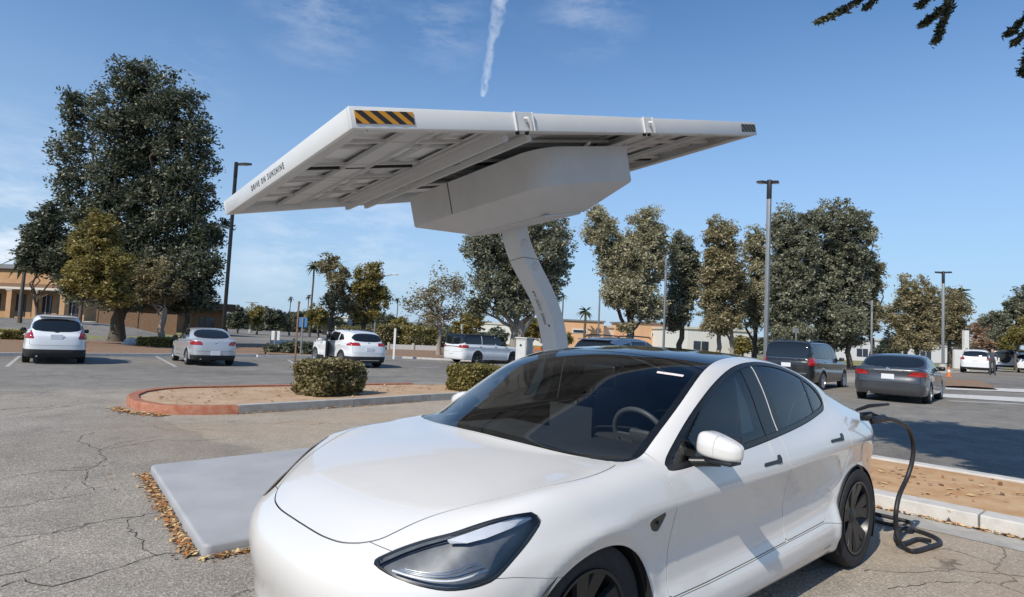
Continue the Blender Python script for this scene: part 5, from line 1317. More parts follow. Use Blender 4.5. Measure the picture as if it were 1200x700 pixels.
# ---------------------------------------------------------------- charging cable and plug
def P3(px, py, D=None, y=None, z=None):
    d = ray(px, py)
    if z is not None: return CAM+d*((z-CAM[2])/d[2])
    if y is not None: return CAM+d*((y-CAM[1])/d[1])
port = P3(1009, 487, y=.84)
cbl = thing('charging_cable', 'black charging cable looping from the rear port down to the ground', 'cable', (port[0], port[1], 0))
def rel(p): return np.array(p)-np.array([port[0], port[1], 0])
h0 = port+np.array([-.02, .02, -.01])
pts = [h0+np.array([-.02, .10, .0])]
plane = lambda px, py, k: P3(px, py, y=.95+k)
seq = [(1022, 493, .0), (1038, 491, .03), (1052, 494, .04), (1064, 502, .04), (1070, 520, .03), (1069, 540, .02), (1063, 560, .0), (1054, 580, -.01), (1050, 600, -.01), (1050, 618, -.02)]
run = [plane(*s) for s in seq]
grd = [P3(x, y, z=.022+dz) for x, y, dz in ((1053, 632, .06), (1060, 642, .0), (1071, 646, .0), (1090, 641, .0), (1102, 636, .0), (1094, 629, .0), (1075, 622, .0), (1055, 617, .01), (1035, 613, .0), (1015, 606, .0), (1000, 600, .0))]
pathp = smooth_poly(np.array([rel(p) for p in [h0+np.array([0, .06, 0])]+run+grd]), 5, False)
MB().tube(pathp, .0165, 10).build('cable', mat('cable_rubber', (.018, .018, .02), .5, var=.2, scale=20), cbl, smooth=True)
g2 = [P3(x, y, z=.022+dz) for x, y, dz in ((1090, 634, .015), (1075, 632, .0), (1060, 637, .0), (1051, 634, .0), (1050, 626, .0), (1058, 620, .02), (1068, 620, .02), (1068, 613, .0), (1050, 608, .0), (1020, 601, .0), (1000, 596, .0))]
MB().tube(smooth_poly(np.array([rel(p) for p in g2]), 5, False), .0165, 10).build('cable', MATS['cable_rubber'], cbl, smooth=True)
hd_ = MB().tube([tuple(rel(h0+np.array([.0, -.03, .0]))), tuple(rel(h0+np.array([-.01, .04, .01]))), tuple(rel(h0+np.array([-.05, .10, .005]))), tuple(rel(run[0])), tuple(rel(run[1]))], [.03, .034, .026, .026, .020], 12)
hd_.build('plug_handle', M_BLACK, cbl, smooth=True)
fl = MB(); pa = P3(1003, 481, y=.84)-np.array([port[0], port[1], 0]); pb = P3(1041, 474, y=.96)-np.array([port[0], port[1], 0]); pc = P3(1018, 476, y=.90)-np.array([port[0], port[1], 0])
fl.tube([tuple(pa), tuple(pc), tuple(pb)], [.010, .014, .010], 8); fl.build('port_flap', M_BLACK, cbl, smooth=True)
# ---------------------------------------------------------------- trees and shrubs
def leaf_mat(name, cols, rough=.42, trans=.34):
    m = bpy.data.materials.new(name); m.use_nodes = True; nt = m.node_tree; N = nt.nodes; L = nt.links; b = N['Principled BSDF']
    b.inputs['Roughness'].default_value = rough; b.inputs['Specular IOR Level'].default_value = .5
    at_ = N.new('ShaderNodeAttribute'); at_.attribute_name = 'tone'; r = N.new('ShaderNodeValToRGB'); e = r.color_ramp.elements
    e[0].position = 0; e[0].color = (*cols[0], 1); e[1].position = 1; e[1].color = (*cols[-1], 1)
    for i, c in enumerate(cols[1:-1]): k = e.new((i+1)/(len(cols)-1)); k.color = (*c, 1)
    L.new(at_.outputs['Fac'], r.inputs[0]); L.new(r.outputs[0], b.inputs['Base Color'])
    tr = N.new('ShaderNodeBsdfTranslucent'); L.new(r.outputs[0], tr.inputs[0]); mx = N.new('ShaderNodeMixShader'); mx.inputs[0].default_value = trans
    out = N['Material Output']; L.new(b.outputs[0], mx.inputs[1]); L.new(tr.outputs[0], mx.inputs[2]); L.new(mx.outputs[0], out.inputs[0]); MATS[name] = m; return m
LF_DARK = leaf_mat('dark_green_leaves', [(.03, .038, .020), (.062, .078, .042), (.13, .145, .09), (.34, .34, .25)])
LF_GUM = leaf_mat('grey_green_leaves', [(.085, .085, .045), (.19, .185, .105), (.34, .32, .20), (.58, .53, .36)])
LF_GUMD = leaf_mat('dark_grey_green_leaves', [(.045, .052, .034), (.105, .115, .072), (.21, .215, .14), (.42, .41, .29)])
LF_OLIVE = leaf_mat('olive_gold_leaves', [(.07, .072, .025), (.15, .14, .045), (.27, .225, .065), (.42, .33, .11)])
LF_YELL = leaf_mat('olive_brown_leaves', [(.075, .072, .038), (.17, .155, .08), (.30, .26, .14), (.48, .41, .25)])
LF_BROWN = leaf_mat('autumn_brown_leaves', [(.08, .05, .03), (.20, .12, .07), (.36, .23, .15), (.50, .36, .26)])
LF_PALM = leaf_mat('palm_leaves', [(.03, .045, .02), (.06, .08, .035), (.12, .13, .06)])
LF_BUSH = leaf_mat('hedge_leaves', [(.045, .045, .016), (.12, .11, .04), (.26, .22, .09), (.52, .44, .24)])
M_BARK = mat('grey_bark', (.085, .07, .055), .95, col2=(.16, .135, .11), scale=5, bump=.8, bscale=12, streak=(3, 3, .5), spec=.2)
M_BARKP = mat('pale_bark', (.22, .185, .15), .95, col2=(.36, .31, .26), scale=4, bump=.6, bscale=12, streak=(3, 3, .5), spec=.2)

def leaf_mesh(name, centers, sizes, tones, seed, mtl, parent, long=1.7, droop=.0, up=0.):
    rs = np.random.RandomState(seed); n = len(centers)
    u = rs.randn(n, 3); u[:, 2] = u[:, 2]*(.6 if droop == 0 else .35)-droop; u /= np.linalg.norm(u, axis=1)[:, None]
    w = rs.randn(n, 3); w -= u*(w*u).sum(1)[:, None]; w /= np.linalg.norm(w, axis=1)[:, None]
    a = u*(sizes*long*.5)[:, None]; b = w*(sizes*.5)[:, None]
    V = np.stack([centers-a, centers-b*.8+a*.1, centers+a, centers+b*.8+a*.1], 1).reshape(-1, 3)
    me = bpy.data.meshes.new(name); me.vertices.add(4*n); me.vertices.foreach_set('co', V.ravel()); me.loops.add(4*n); me.loops.foreach_set('vertex_index', np.arange(4*n, dtype=np.int32))
    me.polygons.add(n); me.polygons.foreach_set('loop_start', np.arange(n, dtype=np.int32)*4)
    try: me.polygons.foreach_set('loop_total', np.full(n, 4, dtype=np.int32))
    except Exception: pass
    me.update(calc_edges=True); at_ = me.attributes.new('tone', 'FLOAT', 'FACE'); at_.data.foreach_set('value', np.clip(tones, 0, 1).astype(np.float32))
    me.materials.append(mtl); return mesh_obj(name, me, None, parent)

def crown_points(blobs, n, seed, csize=.55, cl=38, hollow=.35):
    """blobs: (cx, cy, cz, rx, ry, rz) in metres; leaves gather into clumps near the blob surfaces"""
    rs = np.random.RandomState(seed); B = np.array(blobs, float); vol = (B[:, 3]*B[:, 4]*B[:, 5])**.8; p = vol/vol.sum()
    nc = max(12, n//cl); bi = rs.choice(len(B), nc, p=p); d = rs.randn(nc, 3); d /= np.linalg.norm(d, axis=1)[:, None]
    r = hollow+(1-hollow)*rs.rand(nc)**.55; r *= 1+.13*rs.randn(nc)
    cc = B[bi, :3]+d*r[:, None]*B[bi, 3:]; ct = rs.rand(nc)
    sz = csize*(.55+.9*rs.rand(nc)); k = rs.randint(0, nc, n); q = rs.randn(n, 3); q /= np.maximum(np.linalg.norm(q, axis=1), .2)[:, None]
    P = cc[k]+q*(rs.rand(n)**.6*sz[k])[:, None]*np.array([1, 1, .8])
    T = np.clip(.12+.45*ct[k]+.55*rs.rand(n)**1.6, 0, 1)
    w = 1.35/max(csize, .2); f = np.sin(P[:, 0]*w+seed)*np.sin(P[:, 1]*w+1.7*seed)+np.sin(P[:, 2]*w*1.1+P[:, 0]*w*.7)+.5*np.sin(P[:, 1]*w*2.3+P[:, 2]*w*1.9)
    P[f > 1.15] += (rs.randn((f > 1.15).sum(), 3)*.02)
    keep = f < .95; P, T = P[keep], T[keep]
    return P, T

def limb_tree(root, base, h0, r0, targets, seed, mtl, name='trunk', lean=(0, 0), twigs=0, flare=1.5):
    rs = random.Random(seed); m = MB(); x0, y0 = 0, 0; top = Vector((lean[0], lean[1], h0))
    def path(a, b, k=5, wob=.12):
        out = []
        for i in range(k+1):
            t = i/k; p = Vector(a).lerp(Vector(b), t); w = wob*math.sin(math.pi*t); p += Vector((rs.gauss(0, w), rs.gauss(0, w), rs.gauss(0, w*.4)+.15*w)); out.append(p)
        return out
    tr = path((0, 0, -.3), top, 6, r0*.35); rr = [r0*(flare if i == 0 else (1.12 if i == 1 else 1))*(1-.35*i/6) for i in range(7)]
    m.tube(tr, rr, 10)
    for t in targets:
        t = Vector(t); st = tr[rs.choice((4, 5, 6))]; L_ = (t-st).length; pt = path(st, t, 6, L_*.07); r1 = r0*.42*min(1, .5+L_/8)
        m.tube(pt, [r1*(1-.85*i/6)+.01 for i in range(7)], 7)
        for j in range(twigs):
            k = rs.randint(2, 6); q = pt[k]+Vector((rs.gauss(0, 1), rs.gauss(0, 1), rs.gauss(.5, .7))).normalized()*L_*rs.uniform(.2, .45)
            p2 = path(pt[k], q, 4, L_*.03); r2 = r1*(1-.85*k/6)*.6+.006; m.tube(p2, [r2*(1-.8*i/4)+.004 for i in range(5)], 5)
            for _ in range(2 if twigs > 3 else 0):
                kk = rs.randint(1, 4); q2 = p2[kk]+Vector((rs.gauss(0, 1), rs.gauss(0, 1), rs.gauss(.4, .7))).normalized()*L_*rs.uniform(.08, .2)
                m.tube(path(p2[kk], q2, 3, .02), [r2*.5+.003, r2*.35+.003, r2*.2+.003, .003], 4)
    return m.build(name, mtl, root, smooth=True)

def px_tree(kind, label, base_px, D, blobs, n, leaf, leafm, seed, trunk_r, trunk_h, bark=None, group='trees round the parking lot', csize=None, droop=.3, twigs=0, trunks=None, hollow=.35, depth_k=.85, long=1.7, basez=None):
    """blobs given as seen in the photograph at depth D: (px, py, half width px, half height px)"""
    b = foot(base_px, D); s = D/FOC
    root = thing(kind, label, 'palm tree' if 'palm' in kind else 'tree', b, 0, group)
    Bm = []
    for i, (px, py, rx, ry) in enumerate(blobs):
        p = dep(px, py, D)-b; r = rx*s
        rs = np.random.RandomState(seed*13+i); j = CF*np.array([1, 1, 0])*rs.uniform(-.35, .35)*r
        Bm.append((p[0]+j[0], p[1]+j[1], p[2]+j[2], r*.90, r*.90*depth_k, ry*s*.94))
    if n > 2000: n = int(n*3.0); leaf *= .52
    P, T = crown_points(Bm, n, seed, (csize or .09*max(bb[3]+bb[5] for bb in Bm)+.18)*.82, cl=60, hollow=hollow)
    P[:, 2] = np.maximum(P[:, 2], .35); T = T+(.14 if kind == 'eucalyptus_tree' else (.22 if leafm is LF_BROWN else (.0 if leafm is LF_DARK else .08)))
    rs = np.random.RandomState(seed+5); leaf_mesh('crown', P, leaf*(.6+.8*rs.rand(len(P))), T, seed, leafm, root, droop=droop, long=long)
    tg = [(bb[0], bb[1], bb[2]-.15*bb[5]) for bb in Bm]
    for k, (dx, r, h, lean) in enumerate(trunks or [(0, trunk_r, trunk_h, (0, 0))]):
        o = limb_tree(root, b, h, r, tg if k == 0 else tg[k % len(tg):k % len(tg)+2], seed+k, bark or M_BARK, twigs=twigs, lean=(lean[0], lean[1]))
        rv = CR*dx; o.location = (rv[0], rv[1], 0)
    return root

# left group
px_tree('evergreen_tree', 'tallest dark evergreen tree with a massive trunk at the left', 137, 40, [(84, 185, 26, 60), (92, 130, 16, 25), (152, 140, 42, 45), (160, 95, 32, 28), (205, 130, 36, 48), (222, 190, 34, 60), (150, 200, 52, 60), (190, 250, 58, 50), (110, 250, 42, 45), (235, 285, 24, 45), (150, 300, 55, 35), (210, 310, 34, 30), (100, 310, 26, 26), (145, 345, 52, 16), (90, 340, 20, 12)], 46000, .26, LF_DARK, 11, .44, 5.2, droop=.55, csize=.75, hollow=.25)
px_tree('broadleaf_tree', 'dark leafy tree by the left building with a thin pole-like trunk', 41, 34, [(52, 272, 20, 26), (72, 300, 28, 28), (45, 298, 18, 20), (92, 328, 26, 20), (60, 250, 13, 12)], 15000, .21, LF_DARK, 12, .10, 3.0, droop=.2, csize=.5)
px_tree('broadleaf_tree', 'yellow-green lit tree in front of the tallest tree', 92, 33, [(112, 290, 27, 30), (130, 318, 30, 28), (100, 325, 26, 24), (140, 345, 22, 15), (122, 262, 16, 14)], 13000, .20, LF_OLIVE, 13, .11, 3.0, droop=.2, csize=.45)
px_tree('broadleaf_tree', 'low dark tree on the right side under the tallest crown, left of the lamp post', 216, 39, [(228, 325, 24, 32), (242, 312, 15, 24), (212, 350, 24, 18), (236, 350, 18, 18)], 8000, .22, LF_DARK, 34, .16, 2.2, droop=.3, csize=.5)
px_tree('autumn_tree', 'small olive brown tree between the big trunk and the lamp post', 190, 37, [(180, 322, 22, 18), (192, 338, 24, 16), (176, 345, 14, 10)], 6000, .22, LF_YELL, 14, .22, 2.4, bark=M_BARKP, droop=.2, csize=.5)
# middle
px_tree('autumn_tree', 'forked tree with bare top twigs, right beside the tall slim palm', 386, 52, [(383, 310, 14, 14), (396, 325, 17, 16), (392, 350, 18, 16), (410, 355, 15, 16)], 5200, .24, LF_YELL, 15, .25, 2.6, twigs=4, droop=.1, csize=.45, hollow=.1)
px_tree('autumn_tree', 'golden leafed tree behind the white SUV', 424, 53, [(432, 330, 21, 20), (425, 350, 24, 22), (447, 350, 12, 20), (440, 318, 14, 12), (430, 370, 22, 12)], 7500, .24, LF_OLIVE, 16, .25, 2.4, twigs=3, droop=.1, csize=.45, hollow=.15)
px_tree('bare_tree', 'nearly bare tree with a white painted trunk left of the boxy wagon', 514, 44, [(498, 350, 20, 22), (520, 335, 22, 22), (510, 368, 24, 14), (535, 350, 12, 22), (485, 365, 12, 14)], 2600, .20, LF_YELL, 17, .20, 2.4, bark=M_BARKP, twigs=8, droop=.1, csize=.8, hollow=.1)
px_tree('evergreen_tree', 'broad dark tree with forked trunk directly behind the leaning column', 603, 42, [(565, 290, 26, 28), (590, 285, 36, 34), (640, 285, 36, 32), (610, 325, 42, 32), (575, 335, 30, 26), (650, 322, 20, 34), (600, 360, 34, 14), (560, 360, 16, 12)], 26000, .23, LF_GUMD, 18, .40, 3.0, bark=M_BARKP, droop=.5, csize=.6, trunks=[(0, .38, 2.6, (0, 0)), (.55, .34, 2.8, (.3, 0))], hollow=.25)
# grey-green row
px_tree('eucalyptus_tree', 'pale grey-green eucalyptus nearest the canopy column', 738, 50, [(703, 270, 22, 28), (722, 300, 26, 32), (758, 275, 26, 32), (745, 310, 30, 36), (768, 300, 20, 40), (735, 345, 34, 24), (758, 360, 26, 18), (700, 255, 12, 14)], 26000, .26, LF_GUM, 19, .40, 3.6, bark=M_BARK, droop=.5, csize=.62, hollow=.25)
px_tree('eucalyptus_tree', 'darker slim eucalyptus behind the thin middle lamp post', 798, 54, [(796, 300, 20, 28), (800, 335, 22, 34), (792, 365, 22, 24), (812, 320, 14, 30)], 12000, .25, LF_GUMD, 20, .30, 3.4, droop=.5, csize=.6)
px_tree('eucalyptus_tree', 'round-topped olive tinted eucalyptus left of the double-headed lamp', 842, 52, [(843, 282, 22, 26), (846, 315, 27, 36), (835, 340, 24, 30), (862, 345, 20, 34), (845, 375, 28, 18)], 18000, .25, LF_YELL, 21, .28, 3.2, bark=M_BARKP, droop=.4, csize=.6, trunks=[(0, .24, 3.4, (-.8, -.5)), (1.2, .22, 3.2, (.4, 0))])
px_tree('eucalyptus_tree', 'narrow eucalyptus just behind the double-headed lamp', 884, 56, [(884, 290, 14, 24), (890, 325, 16, 34), (882, 360, 17, 28)], 9000, .25, LF_GUM, 22, .26, 3.2, droop=.5, csize=.6)
px_tree('eucalyptus_tree', 'tall dark grey-green tree right of the double-headed lamp', 925, 50, [(918, 270, 22, 28), (935, 300, 30, 38), (915, 330, 26, 38), (940, 350, 30, 32), (922, 375, 30, 18), (950, 262, 16, 18), (925, 394, 28, 14)], 22000, .26, LF_GUMD, 23, .34, 3.4, droop=.5, csize=.62, trunks=[(0, .32, 3.4, (0, 0)), (-1.4, .28, 3.2, (-.3, 0))])
px_tree('eucalyptus_tree', 'largest grey-green tree of the right hand cluster, above the grey saloon', 975, 51, [(975, 260, 30, 26), (1000, 275, 26, 30), (985, 310, 36, 36), (965, 330, 28, 36), (1005, 340, 22, 34), (980, 375, 40, 20), (1015, 305, 14, 14), (985, 396, 38, 12)], 28000, .26, LF_GUMD, 24, .36, 3.4, droop=.5, csize=.65, trunks=[(0, .32, 3.4, (0, 0)), (1.5, .25, 3.2, (.4, 0)), (-1.0, .25, 3.2, (-.4, 0))])
px_tree('eucalyptus_tree', 'leafy tree with yellowish tint at the right edge of the cluster', 1022, 53, [(1022, 335, 14, 26), (1018, 370, 18, 24), (1028, 318, 9, 10)], 7000, .24, LF_YELL, 25, .22, 2.8, droop=.4, csize=.55)
px_tree('eucalyptus_tree', 'bushy olive tree left of the far right lamp post', 1062, 58, [(1068, 345, 26, 24), (1058, 370, 26, 24), (1085, 365, 22, 26), (1070, 390, 34, 14), (1060, 402, 34, 10)], 13000, .25, LF_YELL, 26, .26, 3.0, droop=.4, csize=.6, trunks=[(0, .22, 3.0, (0, 0)), (1.0, .2, 3, (.2, 0))])
px_tree('eucalyptus_tree', 'bushy olive tree in front of the fan palm', 1112, 60, [(1112, 365, 20, 26), (1104, 385, 22, 22), (1122, 392, 13, 16)], 9000, .25, LF_YELL, 27, .24, 3.0, droop=.4, csize=.6)
px_tree('conifer_tree', 'dark pine at the right edge of the picture', 1192, 62, [(1190, 360, 16, 18), (1175, 375, 22, 12), (1196, 345, 10, 12), (1170, 390, 22, 12), (1205, 375, 22, 26)], 12000, .24, LF_GUMD, 28, .25, 3.4, droop=.1, csize=.45, hollow=.15)
px_tree('autumn_tree', 'orange-yellow tree low at the right edge', 1190, 50, [(1190, 395, 14, 12), (1202, 388, 14, 16), (1180, 402, 10, 8)], 5000, .19, LF_OLIVE, 29, .12, 1.6, droop=.1, csize=.4)
px_tree('autumn_tree', 'brownish tree behind the far silver SUV', 1158, 70, [(1158, 388, 18, 16), (1148, 400, 14, 10), (1168, 402, 12, 10)], 6000, .26, LF_BROWN, 30, .2, 2.2, droop=.1, csize=.5)
px_tree('broadleaf_tree', 'small yellow-green tree behind the grey cabinet', 636, 60, [(622, 385, 14, 14), (640, 390, 14, 12), (612, 392, 10, 10)], 4500, .22, LF_OLIVE, 31, .14, 1.6, droop=.1, csize=.4)
px_tree('broadleaf_tree', 'small leafy tree behind the boxy wagon roof', 548, 62, [(552, 378, 17, 15), (540, 385, 12, 10)], 4200, .22, LF_OLIVE, 32, .14, 1.8, droop=.1, csize=.45)
px_tree('bare_tree', 'low bare forked shrub tree before the orange building', 733, 46, [(730, 384, 9, 7), (736, 378, 8, 6)], 500, .16, LF_YELL, 33, .10, .9, bark=M_BARKP, twigs=3, droop=.1, csize=.4, hollow=.1)

# small round trees far beyond the road, at the left
for i, (px, py, rx, ry, D, lm) in enumerate([(278, 371, 13, 11, 92, LF_DARK), (300, 368, 14, 12, 96, LF_OLIVE), (322, 371, 12, 10, 90, LF_DARK), (338, 375, 10, 8, 100, LF_DARK), (352, 372, 10, 9, 96, LF_DARK), (372, 370, 15, 12, 84, LF_OLIVE), (395, 380, 12, 8, 90, LF_DARK), (470, 381, 14, 9, 92, LF_OLIVE), (455, 378, 10, 9, 100, LF_DARK), (265, 376, 8, 8, 100, LF_OLIVE), (582, 392, 12, 8, 90, LF_DARK), (660, 396, 12, 7, 90, LF_OLIVE), (870, 404, 12, 10, 80, LF_OLIVE), (1040, 408, 14, 10, 85, LF_DARK), (1135, 408, 10, 8, 95, LF_GUM)]):
    lab = ['dark round tree far across the road, first right of the lamp post', 'yellow-green round tree far across the road', 'dark round tree between the lamp post and the signs', 'small dark far tree left of the blue sign', 'small dark far tree behind the blue sign', 'olive round tree under the tall slim palm', 'dark low tree right of the olive round one', 'olive shrub-like tree right of the white SUV roof', 'dark far tree beside the golden one', 'pale shrub tree beside the left lamp post', 'dark shrub tree behind the boxy wagon front', 'olive shrub tree right of the column foot', 'yellowish shrub tree under the double-headed lamp', 'dark low tree behind the grey saloon roof', 'grey-green low tree beside the white sign pillar'][i]
    px_tree('round_tree', lab, px, D, [(px, py, rx, ry), (px-rx*.4, py+ry*.5, rx*.7, ry*.6), (px+rx*.4, py+ry*.4, rx*.7, ry*.6)], 2600, .34, lm, 60+i, .16, 1.8, group='small round trees in the distance', droop=.1, csize=.6)

# palms
def palm(label, px, pytop, D, fr, r, nf=26, kind='palm_tree', frag=None):
    b = foot(px, D); t = dep(px, pytop, D)-b; h = t[2]; root = thing(kind, label, 'palm tree', b, 0, 'palms in the distance')
    MB().tube([(0, 0, -.2), (.05, 0, h*.4), (0, .05, h*.8), (0, 0, h)], [r*1.3, r, r*.9, r*.85], 8).build('trunk', M_BARK, root, smooth=True)
    rs = np.random.RandomState(int(px)); V = []; F = []; n = 0
    for k in range(nf):
        a = rs.rand()*2*math.pi; el = rs.uniform(-.9, 1.2); prev = None; L_ = fr*rs.uniform(.8, 1.1)
        for i in range(7):
            s = i/6; x = L_*s*math.cos(el); z = h+L_*s*math.sin(el)-.45*L_*s*s; w = .13*fr*math.sin(math.pi*min(1, s*.9+.12))
            c = np.array([x*math.cos(a), x*math.sin(a), z]); sd = np.array([-math.sin(a), math.cos(a), 0])*w
            V += [c-sd-np.array([0, 0, w*.5]), c, c+sd-np.array([0, 0, w*.5])]
            if i: F += [(n-3, n-2, n+1, n), (n-2, n-1, n+2, n+1)]
            n += 3
    P = MB().add(V, F).build('crown', LF_PALM, root)
    a_ = P.data.attributes.new('tone', 'FLOAT', 'FACE'); a_.data.foreach_set('value', rs.rand(len(P.data.polygons)).astype(np.float32))
    return root
palm('tallest slim palm standing alone left of the middle', 362, 310, 95, 1.5, .16)
palm('small far palm, first of four to the left of the slim one', 337, 349, 170, 1.3, .14, 18); palm('small far palm just left of the slim one', 358, 347, 165, 1.3, .14, 18)
palm('small far palm just right of the slim one', 383, 347, 160, 1.4, .14, 18); palm('short far palm behind the forked tree', 394, 355, 165, 1.3, .14, 18)
palm('far palm between the golden tree and the bare tree', 463, 351, 165, 1.5, .14, 18); palm('far palm right of the leaning column', 657, 346, 130, 1.4, .16, 18)
palm('low bushy palm above the orange building roof', 684, 364, 95, 1.6, .2, 24)
palm('full fan palm rising behind the right olive tree', 1122, 342, 66, 2.0, .25, 34)
palm('pale feathery palm beside the left building', 22, 300, 48, 1.6, .13, 26)

# clipped bushes on the islands
def bush(name, label, c, dims, n, leaf, seed, rz=0., cat='bush', mtl=None, group='bushes and shrubs'):
    rs = np.random.RandomState(seed); root = thing(name, label, cat, c, rz, group); d = np.array(dims, float)
    p = rs.rand(n, 3)*2-1; k = rs.rand(n) < .8; ax = rs.randint(0, 3, n); sg = rs.choice((-1, 1), n); sg = np.where(ax == 2, 1, sg)
    for i in range(3): p[:, i] = np.where(k & (ax == i), sg*(1-.10*rs.rand(n)**2), p[:, i])
    q = np.abs(p); nr = (q**5).sum(1)**.2; p = p/np.maximum(nr, 1)[:, None]
    lump = 1+.05*np.sin(p[:, 0]*7+seed)+.05*np.sin(p[:, 1]*9+p[:, 2]*5)+.035*rs.randn(n)
    P = p*lump[:, None]*d/2; P[:, 2] += d[2]/2; P[:, 2] = np.maximum(P[:, 2], .02)
    leaf_mesh('foliage', P, leaf*(.6+.9*rs.rand(n)), rs.rand(n)**.8, seed, mtl or LF_BUSH, root, droop=0, long=1.5)
    st = MB(); 
    for j in range(7):
        a = rs.rand()*6.28; st.tube([(0, 0, -.02), (math.cos(a)*d[0]*.15, math.sin(a)*d[1]*.15, d[2]*.35), (math.cos(a)*d[0]*.3, math.sin(a)*d[1]*.3, d[2]*.75)], [.02, .014, .006], 5)
    st.build('stems', M_BARK, root)
    return root
bush('clipped_bush', 'clipped boxy bush on the left island, hiding the foot of the white SUV', (-4.72, -9.35, .10), (1.22, .92, .68), 9000, .052, 3, R(15))
bush('clipped_bush', 'golden-green bush half hidden by the white hood', (-8.55, -9.35, .08), (1.35, .9, .62), 8000, .050, 4, R(8), mtl=LF_OLIVE)
bl = [(20, 391, 1.6, .6), (52, 392, 1.4, .55), (78, 392, 1.5, .5), (5, 393, 1.4, .55), (190, 391, 1.5, .6), (206, 392, 1.3, .6), (221, 392, 1.5, .55), (238, 394, 1.4, .5), (176, 389, 1.2, .55)]
ll = ['low yellow-green shrub, second from the picture edge', 'low shrub left of the pale crossover', 'low shrub just behind the pale crossover roof', 'low shrub at the left picture edge', 'low shrub left of the olive brown tree foot', 'low shrub at the foot of the olive brown tree', 'low shrub right of the olive brown tree foot', 'low shrub nearest the left lamp post', 'low shrub right of the massive trunk']
for i, (px, py, w, h) in enumerate(bl):
    g = foot(px, 36, py); bush('low_shrub', ll[i], tuple(g), (w, 1.0, h), 1500, .12, 40+i, mtl=LF_OLIVE)
bl = [(385, 404, 1.7, .6), (362, 402, 1.6, .6), (338, 400, 1.6, .55)]
for i, (px, py, w, h) in enumerate([(352, 400, 2.0, .7), (372, 401, 1.8, .65), (330, 398, 1.6, .5)]):
    g = foot(px, 36, py); bush('low_shrub', ['dark low shrub under the blue sign', 'dark low shrub left of the white SUV bonnet', 'small dark shrub left of the blue sign'][i], tuple(g), (w, 1.1, h), 1500, .12, 50+i, mtl=LF_DARK)
for i, (px, D, w, h, lm) in enumerate([(488, 70, 5, 2.2, LF_OLIVE), (528, 75, 4.5, 2.0, LF_DARK), (455, 68, 3.0, 2.2, LF_BUSH), (570, 72, 4, 1.8, LF_DARK), (415, 66, 3.5, 1.8, LF_OLIVE), (700, 62, 2.6, 1.1, LF_OLIVE)]):
    bush('round_shrub', ['tall olive shrub beyond the lot, left of the bare tree', 'dark shrub between the bare tree and the wagon', 'clipped rounded shrub behind the white SUV', 'dark shrub mass above the boxy wagon', 'olive shrub behind the forked tree trunk', 'olive shrub before the orange building'][i], tuple(foot(px, D)), (w, w*.7, h), 2600, .22, 70+i, mtl=lm)

# far tree belt on the horizon: one mass nobody could count
def belt():
    rs = np.random.RandomState(9); B = []
    for px in range(-160, 1400, 9):
        D = rs.uniform(125, 190); b = foot(px, D); h = rs.uniform(2.4, 5.2); r = rs.uniform(2.2, 4.5)
        if 20 < px < 250: h *= 1.2
        B.append((b[0], b[1], b[2]+h*.45, r, r, h*.62))
    P, T = crown_points(B, 80000, 9, 1.1, hollow=.3); P[:, 2] = np.maximum(P[:, 2], .1)
    o = leaf_mesh('far_treeline', P, .75*(.6+.8*rs.rand(len(P))), T, 9, LF_DARK, None, droop=0); tag(o, 'low belt of distant trees along the horizon', kind='stuff')
belt()

